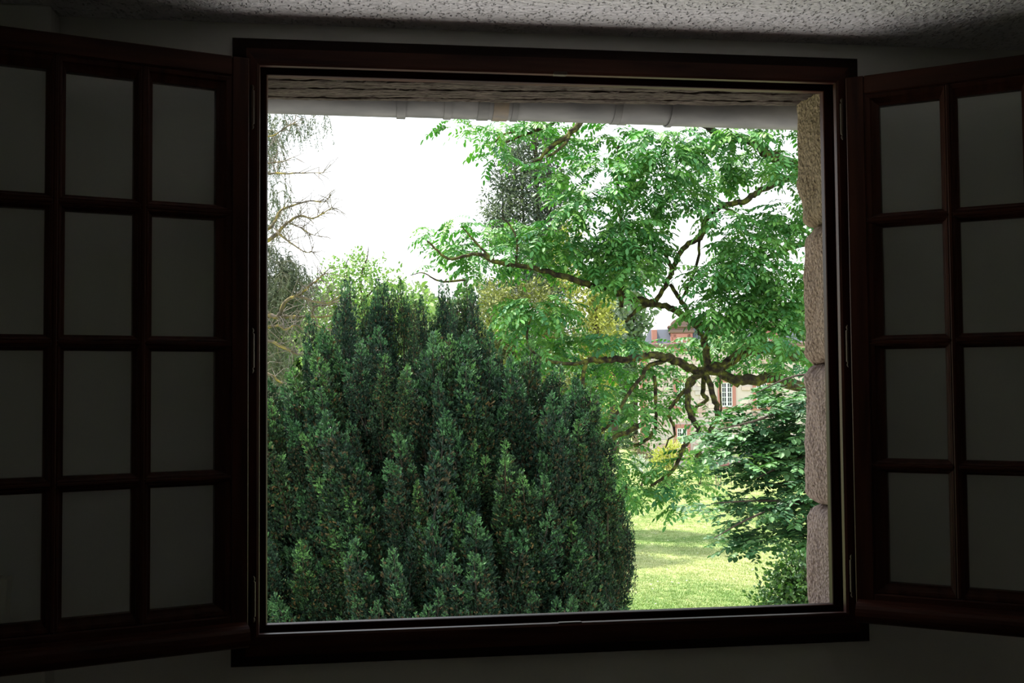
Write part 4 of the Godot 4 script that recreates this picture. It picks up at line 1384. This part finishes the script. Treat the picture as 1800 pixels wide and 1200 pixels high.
func walnut() -> void:
	var o := thing("walnut_tree", "big spreading tree with gnarled mossy limbs and bright compound leaves", "tree")
	var d := 16.9
	var mb := MB.new()
	var base := trunk_to_ground(mb, 1560, 640, d + 1.2, 0.26, 0.42, 0.25)
	limb(mb, [[1560, 640, d + 1.2], [1545, 500, d + 1.2], [1500, 350, d + 1.0], [1420, 200, d + 0.6], [1330, 110, d + 0.2], [1200, 90, d]], 30, 9, 10)
	part(o, "trunk", mb.mesh(), M.mossy)
	var limbs := [
		[[[1555, 650, d + 1.2], [1480, 655, d + 0.6], [1420, 632, d + 0.3], [1370, 615, d], [1330, 613, d - 0.1], [1300, 624, d - 0.1], [1275, 640, d], [1250, 648, d]], 13, 8],
		[[[1555, 700, d + 1.2], [1450, 690, d + 0.2], [1360, 666, d - 0.4], [1310, 669, d - 0.4], [1290, 668, d - 0.3], [1270, 658, d - 0.1], [1243, 649, d]], 11, 8],
		[[[1245, 652, d], [1243, 630, d], [1240, 605, d - 0.1], [1234, 588, d - 0.1], [1225, 575, d], [1212, 555, d + 0.1], [1205, 540, d + 0.2], [1192, 522, d + 0.3], [1178, 500, d + 0.4]], 7.5, 4],
		[[[1248, 650, d], [1225, 651, d], [1205, 643, d - 0.1], [1180, 630, d - 0.3], [1160, 626, d - 0.5], [1145, 625, d - 0.6], [1110, 630, d - 0.8], [1075, 632, d - 0.9], [1035, 633, d - 1.0]], 9, 5.5],
		[[[1035, 633, d - 1.0], [1027, 648, d - 1.0], [1024, 680, d - 1.0], [1029, 702, d - 1.0]], 4.5, 3],
		[[[1035, 633, d - 1.0], [1000, 640, d - 1.0], [960, 632, d - 1.1], [930, 610, d - 1.1], [928, 575, d - 1.1], [938, 550, d - 1.1]], 4, 1.5],
		[[[1545, 560, d + 1.2], [1400, 548, d + 0.9], [1300, 562, d + 0.7], [1265, 582, d + 0.6], [1230, 572, d + 0.5], [1195, 552, d + 0.3], [1170, 538, d + 0.2], [1145, 534, d + 0.1], [1117, 547, d], [1100, 566, d - 0.1]], 12, 2.5],
		[[[1150, 533, d + 0.1], [1125, 528, d], [1097, 517, d - 0.2], [1077, 512, d - 0.3], [1040, 502, d - 0.5], [1005, 490, d - 0.6], [975, 482, d - 0.6], [949, 474, d - 0.7], [905, 466, d - 0.8], [870, 460, d - 0.9], [844, 447, d - 0.9], [815, 450, d - 1.0], [788, 455, d - 1.0], [764, 436, d - 1.0], [751, 423, d - 1.0]], 8, 1.5],
		[[[870, 460, d - 0.9], [835, 425, d - 0.9], [812, 398, d - 0.9]], 3, 1],
		[[[905, 466, d - 0.8], [910, 425, d - 0.8], [898, 398, d - 0.7], [882, 382, d - 0.7]], 3, 1.2],
		[[[820, 492, d - 0.9], [780, 495, d - 0.9], [761, 489, d - 0.9], [743, 479, d - 0.9], [721, 484, d - 0.9]], 2.6, 0.7],
		[[[1238, 655, d], [1212, 670, d - 0.2], [1209, 692, d - 0.3], [1212, 722, d - 0.4], [1220, 742, d - 0.4], [1229, 757, d - 0.5], [1212, 771, d - 0.6], [1200, 790, d - 0.6], [1194, 806, d - 0.6]], 6.5, 4],
		[[[1220, 670, d - 0.1], [1200, 690, d - 0.2], [1182, 712, d - 0.2], [1172, 725, d - 0.2], [1180, 739, d - 0.2], [1186, 763, d - 0.2], [1176, 771, d - 0.2], [1170, 787, d - 0.2]], 4.5, 1.2],
		[[[1236, 660, d + 0.1], [1236, 692, d + 0.2], [1242, 702, d + 0.3], [1222, 717, d + 0.3], [1220, 732, d + 0.3]], 5, 3],
		[[[1242, 655, d - 0.1], [1250, 685, d - 0.2], [1260, 712, d - 0.3], [1260, 735, d - 0.4], [1254, 745, d - 0.4], [1243, 764, d - 0.5], [1233, 786, d - 0.5], [1222, 808, d - 0.5]], 6, 3.5],
		[[[1312, 605, d - 0.3], [1290, 632, d - 0.4], [1268, 652, d - 0.5], [1267, 717, d - 0.5], [1266, 741, d - 0.5]], 2.6, 1.6],
		[[[1231, 797, d - 0.5], [1245, 809, d - 0.6], [1257, 822, d - 0.6], [1266, 838, d - 0.7]], 3, 1.8],
		[[[1180, 631, d - 0.3], [1142, 642, d - 0.5], [1130, 660, d - 0.6], [1110, 685, d - 0.7], [1097, 705, d - 0.8], [1075, 740, d - 0.9], [1062, 754, d - 0.9], [1031, 766, d - 1.0]], 4.5, 2.5],
		[[[1150, 660, d - 0.4], [1153, 700, d - 0.4], [1153, 745, d - 0.4], [1148, 760, d - 0.4], [1136, 773, d - 0.5], [1114, 783, d - 0.5]], 3.5, 3],
		[[[1130, 745, d - 0.7], [1102, 760, d - 0.8], [1071, 773, d - 0.9], [1058, 800, d - 1.0], [1028, 841, d - 1.1]], 5, 4.5],
		[[[1194, 806, d - 0.6], [1180, 830, d - 0.7], [1160, 844, d - 0.7], [1145, 853, d - 0.8]], 4, 2.5],
		[[[1092, 540, d], [1092, 400, d + 0.2], [1088, 362, d + 0.2], [1085, 300, d + 0.2], [1087, 257, d + 0.2]], 4.5, 3],
		[[[1090, 372, d + 0.2], [1065, 355, d], [1040, 338, d - 0.2]], 3, 1.2],
		[[[1420, 300, d + 0.7], [1347, 330, d + 0.4], [1325, 342, d + 0.3], [1307, 355, d + 0.2], [1270, 362, d + 0.1], [1245, 382, d], [1230, 417, d], [1205, 432, d], [1190, 455, d], [1182, 475, d + 0.1], [1170, 500, d + 0.1], [1150, 532, d + 0.1]], 6, 4.5],
		[[[1230, 420, d], [1227, 457, d + 0.1], [1213, 495, d + 0.2], [1200, 522, d + 0.3]], 3, 2.6],
		[[[1160, 425, d - 0.2], [1175, 462, d - 0.1], [1183, 482, d]], 3, 3],
		[[[1270, 362, d + 0.1], [1300, 378, d + 0.2]], 3.5, 2],
		[[[1480, 330, d + 0.9], [1400, 292, d + 0.4], [1350, 270, d + 0.2], [1322, 250, d], [1270, 240, d], [1240, 222, d], [1190, 190, d]], 11, 6],
		[[[1460, 420, d + 0.9], [1387, 437, d + 0.3], [1347, 453, d + 0.1], [1337, 432, d]], 6, 3],
		[[[1200, 90, d], [1080, 150, d - 0.3], [1017, 219, d - 0.5], [996, 240, d - 0.5], [963, 263, d - 0.6], [949, 279, d - 0.6], [935, 286, d - 0.6]], 8, 2],
		[[[1000, 238, d - 0.5], [994, 251, d - 0.6], [975, 268, d - 0.7], [961, 276, d - 0.7]], 4, 2],
		[[[1100, 140, d - 0.2], [1000, 200, d - 0.3], [959, 222, d - 0.3], [931, 233, d - 0.3], [889, 250, d - 0.3]], 6, 2],
		[[[905, 232, d - 0.3], [882, 237, d - 0.3], [870, 250, d - 0.3]], 2.2, 1],
	]
	for l in limbs:
		var lm := MB.new()
		limb(lm, l[0], l[1] * 0.92, l[2] * 0.92, 9, 0.07)
		part(o, "limb", lm.mesh(), M.mossy)
	var B := []
	for b in [[795, 217, 11, 7], [830, 224, 14, 9], [846, 238, 18, 16], [872, 268, 16, 20], [880, 224, 18, 9], [960, 224, 38, 10], [925, 228, 20, 10], [985, 262, 22, 18], [1012, 268, 14, 26], [975, 308, 26, 15], [995, 345, 22, 26], [1000, 385, 18, 16],
		[1075, 236, 26, 16], [1060, 290, 26, 17], [1108, 282, 24, 34], [1040, 342, 40, 20], [1020, 365, 20, 16], [1170, 262, 54, 34], [1250, 250, 36, 26], [1300, 238, 34, 16], [1370, 228, 26, 13], [1330, 292, 54, 26], [1250, 310, 54, 30], [1150, 322, 44, 36], [1200, 352, 36, 20], [1380, 302, 22, 34], [1120, 382, 32, 40], [1382, 396, 26, 50], [1332, 396, 30, 26], [1322, 450, 46, 36], [1100, 412, 40, 36], [1130, 442, 38, 36], [1110, 472, 36, 26], [1070, 430, 20, 22], [1040, 452, 26, 22], [1272, 384, 30, 18], [1285, 430, 20, 34], [1252, 482, 34, 30], [1310, 500, 54, 40], [1372, 500, 30, 40], [1340, 550, 46, 36], [1290, 552, 36, 34], [1240, 540, 20, 24], [1382, 570, 22, 28],
		[800, 390, 16, 12], [765, 412, 20, 12], [800, 440, 26, 16], [850, 415, 34, 16], [900, 440, 30, 20], [850, 470, 30, 17], [775, 430, 12, 8], [930, 468, 36, 16], [985, 442, 30, 26], [1010, 470, 30, 16], [958, 410, 24, 16], [920, 402, 16, 12], [888, 390, 10, 8], [1060, 490, 34, 15], [1000, 420, 26, 18], [766, 466, 9, 7], [830, 445, 20, 12], [1090, 505, 26, 12],
		[945, 545, 46, 25], [905, 572, 20, 30], [990, 560, 16, 26], [930, 602, 24, 18], [960, 620, 40, 20], [1020, 600, 34, 14], [1090, 602, 30, 13], [1135, 612, 30, 11, 1.1], [920, 640, 24, 14], [980, 648, 34, 14], [1050, 640, 34, 12], [1100, 650, 40, 14], [1190, 612, 28, 12, 1.1], [1150, 655, 20, 16, 1.1], [1182, 662, 16, 20, 1.1], [1265, 605, 22, 18, 1.1], [1300, 598, 26, 14, 1.1], [1236, 596, 16, 8, 1.1], [1228, 612, 14, 10, 1.1],
		[1000, 682, 26, 20], [1040, 690, 26, 20], [1092, 692, 36, 22], [1132, 722, 36, 18], [1170, 692, 20, 16], [1160, 712, 26, 22], [1080, 732, 16, 14], [1120, 762, 26, 12], [1240, 740, 11, 14], [1230, 720, 11, 10], [1190, 640, 20, 10, 1.1],
		[1060, 822, 26, 34], [1090, 800, 20, 24], [1072, 862, 30, 28], [1110, 872, 36, 14, -0.7], [1150, 854, 16, 14, -0.7], [1190, 832, 30, 24, -0.7], [1202, 872, 26, 15, -0.7], [1225, 800, 16, 18, -0.7], [1228, 852, 16, 11, -0.7], [1090, 845, 26, 20], [1195, 890, 12, 10, -0.7],
		[1330, 640, 44, 20, 1.1], [1390, 640, 26, 26], [1310, 590, 34, 14, 1.1], [1355, 602, 30, 18], [1290, 642, 16, 13, 1.1]]:
		B.append([b[0], b[1], b[2], b[3], d + (b[4] if b.size() > 4 else rr(-1.0, 0.9)), 0.62 if b[1] > 630 else 0.9])
	# more of the crown beyond the window's edge and above the gutter
	for b in [[1480, 330, 60, 70], [1470, 500, 60, 80], [1540, 420, 70, 80], [1450, 180, 90, 60], [1320, 150, 90, 50], [1180, 130, 90, 50], [1040, 160, 70, 40], [1600, 300, 90, 90], [1560, 180, 100, 70]]:
		B.append([b[0], b[1], b[2], b[3], d + rr(-0.5, 1.5), 0.6])
	var fr := [frond(951, 5, 0.30), frond(952, 4, 0.27), frond(953, 6, 0.32), frond(954, 5, 0.28)]
	crown(o, B, fr, M.leaf, [Color(0.046, 0.165, 0.056), Color(0.075, 0.23, 0.060), Color(0.11, 0.29, 0.064), Color(0.18, 0.36, 0.075)], 40.0, 0.45, [-0.55, 0.3], [0.88, 1.45], 300, "compound_leaf", "foliage")
	rebase(o, base)


func hornbeam() -> void:
	var o := thing("beech_tree", "dark leafy boughs in flat layers reaching in beside the granite blocks", "tree")
	var d := 11.5
	var mb := MB.new()
	var base := trunk_to_ground(mb, 1640, 560, d + 0.8, 0.08, 0.15)
	part(o, "trunk", mb.mesh(), M.bark)
	for l in [[[[1636, 640, d + 0.8], [1520, 690, d + 0.3], [1420, 700, d], [1340, 735, d - 0.2], [1260, 755, d - 0.3]], 5, 0.8], [[[1636, 720, d + 0.8], [1520, 780, d + 0.3], [1420, 800, d], [1330, 840, d - 0.2]], 5, 0.8], [[[1636, 800, d + 0.8], [1520, 860, d + 0.3], [1420, 880, d - 0.2], [1330, 905, d - 0.4], [1255, 945, d - 0.5]], 5, 0.7], [[[1636, 860, d + 0.8], [1500, 920, d + 0.3], [1420, 925, d + 0.2], [1350, 945, d + 0.1]], 4, 0.7], [[[1636, 600, d + 0.8], [1500, 650, d + 0.6], [1400, 660, d + 0.4], [1330, 690, d + 0.3]], 4, 0.7], [[[1420, 880, d - 0.2], [1320, 880, d - 0.3], [1250, 885, d - 0.4]], 2.5, 0.6]]:
		var lm := MB.new()
		limb(lm, l[0], l[1], l[2], 7)
		part(o, "bough", lm.mesh(), M.bark)
	var B := []
	for b in [[1392, 690, 44, 22], [1342, 718, 36, 22], [1322, 758, 44, 24], [1372, 772, 46, 36], [1292, 770, 32, 12], [1402, 832, 36, 44], [1352, 832, 46, 28], [1302, 800, 34, 15], [1332, 878, 36, 15], [1392, 890, 44, 26], [1290, 890, 44, 7], [1332, 928, 52, 10], [1272, 946, 22, 6], [1372, 950, 40, 17], [1402, 930, 26, 28], [1345, 972, 22, 4], [1275, 905, 30, 6], [1320, 780, 40, 20], [1250, 760, 16, 8], [1310, 950, 30, 6], [1420, 720, 40, 30], [1440, 800, 40, 60], [1440, 900, 40, 60], [1290, 820, 26, 8], [1300, 740, 24, 12]]:
		B.append([b[0], b[1], b[2], b[3], d + rr(-0.5, 0.7)])
	for b in [[1520, 700, 60, 60], [1530, 830, 60, 60], [1600, 620, 80, 80], [1620, 760, 80, 80]]: B.append([b[0], b[1], b[2], b[3], d + 0.4, 0.5])
	var sp := [spray(961, 11, 0.30, 0.072, 0.40), spray(962, 9, 0.26, 0.070, 0.42), spray(963, 12, 0.34, 0.074, 0.39)]
	crown(o, B, sp, M.leaf, [Color(0.040, 0.105, 0.045), Color(0.06, 0.15, 0.06), Color(0.10, 0.215, 0.075)], 62.0, 0.35, [-0.2, 0.12], [0.8, 1.2], 300, "leafy_twig", "foliage")
	rebase(o, base)


func shrubs() -> void:
	var leafy := [clump(971, 40, 0.6, 0.11, 0.34, 0.0), clump(972, 40, 0.6, 0.11, 0.34, 0.0)]
	var small := [clump(973, 50, 0.9, 0.16, 0.26, -0.3), clump(974, 50, 0.9, 0.16, 0.26, -0.3)]
	var spec := [
		["shrub", "silvery green rounded bush at the house corner", [[1127, 826, 13, 11, 56.0], [1120, 818, 10, 9, 56.0]], small, [Color(0.28, 0.33, 0.26), Color(0.48, 0.52, 0.44)], 60.0],
		["shrub", "brownish twiggy bush against the pale house wall", [[1122, 795, 16, 18, 64.0], [1128, 780, 12, 12, 64.0]], small, [Color(0.20, 0.15, 0.12), Color(0.33, 0.27, 0.22)], 70.0],
		["shrub", "yellow green bush below the tall house window", [[1175, 800, 20, 14, 60.0], [1165, 812, 18, 12, 60.0], [1185, 790, 12, 10, 60.0]], small, [Color(0.34, 0.36, 0.08), Color(0.60, 0.55, 0.15)], 60.0],
		["shrub", "bright green grassy bush on the lawn before the house", [[1232, 826, 16, 15, 57.0], [1246, 832, 13, 10, 57.0], [1222, 815, 12, 12, 57.0]], small, [Color(0.22, 0.36, 0.10), Color(0.38, 0.52, 0.17)], 60.0],
		["shrub", "dark hedge plant at the foot of the house wall", [[1150, 806, 16, 9, 66.0], [1135, 808, 12, 8, 66.0]], small, [Color(0.06, 0.10, 0.06), Color(0.12, 0.17, 0.09)], 60.0],
		["shrub", "dark leafy bush at the lawn edge beside the granite", [[1400, 1000, 30, 40, 24.0], [1380, 1040, 36, 24, 24.0], [1410, 1050, 30, 30, 24.0], [1350, 1062, 22, 10, 24.0], [1440, 1010, 40, 60, 24.5]], leafy, [Color(0.025, 0.065, 0.022), Color(0.05, 0.115, 0.035), Color(0.11, 0.19, 0.06)], 110.0],
		["shrub", "low green plants under the boughs further up the lawn", [[1380, 800, 40, 20, 50.0], [1330, 812, 30, 12, 50.0], [1400, 815, 36, 18, 50.0]], small, [Color(0.12, 0.22, 0.06), Color(0.26, 0.38, 0.10)], 80.0],
	]
	for s in spec:
		var o := thing(s[0], s[1], "shrub")
		crown(o, s[2], s[3], M.leaf, s[4], s[5], 0.4, [-0.4, 0.4], [0.6, 1.15], 0, "leaf", "foliage")
		var mb := MB.new()
		var f: Array = s[2][0]
		var c := at(f[0], f[1], f[4])
		var g := Vector3(c.x, ground_y(c.x, c.z), c.z)
		for k in 5:
			mb.tube(PackedVector3Array([g + Vector3(rr(-0.08, 0.08), -0.05, rr(-0.08, 0.08)), g.lerp(c, 0.6) + Vector3(rr(-0.2, 0.2), 0, rr(-0.2, 0.2)), c + Vector3(rr(-0.3, 0.3), rr(0, 0.2), rr(-0.3, 0.3))]), PackedFloat32Array([0.03, 0.02, 0.01]), 4)
		part(o, "stems", mb.mesh(), M.bark, Transform3D.IDENTITY, "stuff")
		rebase(o, g)
	# a young tree between stakes
	var o3 := thing("sapling", "young pale leaved sapling among the stakes on the lawn", "sapling")
	crown(o3, [[1290, 800, 13, 12, 54.0], [1286, 788, 9, 9, 54.0]], small, M.leaf, [Color(0.26, 0.34, 0.14), Color(0.48, 0.50, 0.28)], 110.0, 0.3, [-0.4, 0.4], [0.5, 0.8], 0, "leaf", "crown")
	var tm := MB.new()
	var bb := trunk_to_ground(tm, 1289, 800, 54.0, 0.015, 0.03, 0.02)
	part(o3, "trunk", tm.mesh(), M.bark)
	rebase(o3, bb)


func small_things() -> void:
	# stakes round the young trees
	for s in [["short grey tree stake on the lawn, first of the three near the mossy twig", 1258.5, 860, 836], ["short grey tree stake on the lawn, middle of the three near the mossy twig", 1262.5, 860, 834], ["short grey tree stake on the lawn, last of the three near the mossy twig", 1267, 858, 836], ["stake left of the sapling's trunk, far up the lawn", 1285.5, 852, 822], ["stake right of the sapling's trunk, far up the lawn", 1292, 852, 822], ["lone thin stake right of the staked sapling", 1313, 860, 838]]:
		var r: Vector3 = FW + RT * ((s[1] - 900.0) / F) - UP * ((s[2] - 600.0) / F)
		var t: float = (GROUND - EYE.y) / r.y
		var g: Vector3 = EYE + r * t
		g.y = ground_y(g.x, g.z)
		var h: float = (s[2] - s[3]) * t / F
		var o := thing("tree_stake", s[0], "stake", "stakes on the lawn", g)
		var mb := MB.new()
		mb.tube(PackedVector3Array([Vector3(0, -0.1, 0), Vector3(0.005, h * 0.5, 0), Vector3(0, h, 0), Vector3(0, h + 0.03, 0)]), PackedFloat32Array([0.03, 0.028, 0.027, 0.008]), 6)
		part(o, "post", mb.mesh(), M.stake)
		mb = MB.new()
		mb.box(Vector3(-0.034, h * 0.8, -0.034), Vector3(0.034, h * 0.8 + 0.05, 0.034), 0.006)
		part(o, "tie", mb.mesh(), M.bark)
	# pale strip added to imitate a reflection in the lowest left pane, on an added shelf
	var c := on_z(1, 1100, 0.10)
	var sh := thing("added_shelf", "small wooden shelf added to hold the pale strip, hidden behind the left casement", "shelf", "", Vector3(c.x - 0.05, c.y - 0.02, 0.05))
	var mb2 := MB.new()
	mb2.box(Vector3(-0.25, -0.02, 0.0), Vector3(0.085, 0.0, 0.075), 0.002)
	part(sh, "board", mb2.mesh(), M.wood_lying)
	mb2 = MB.new()
	mb2.box(Vector3(-0.2, -0.10, 0.0), Vector3(-0.18, -0.02, 0.06), 0.002)
	part(sh, "bracket", mb2.mesh(), M.wood_standing)
	var strip_root := thing("reflection_strip", "pale narrow strip added to imitate a reflection in the lowest left pane", "reflection_strip", "", Vector3(c.x, c.y - 0.018, 0.088))
	strip_root.rotation.z = -0.06
	mb2 = MB.new()
	mb2.box(Vector3(-0.007, 0.001, 0.002), Vector3(0.007, 0.097, 0.026))
	part(strip_root, "strip_core", mb2.mesh(), M.strip_pale)
	for s in [-1.0, 1.0]:
		mb2 = MB.new()
		mb2.box(Vector3(s * 0.008 - 0.001, 0, 0), Vector3(s * 0.008 + 0.001, 0.10, 0.028), 0.0005)
		part(strip_root, "strip_side", mb2.mesh(), M.strip_pale)
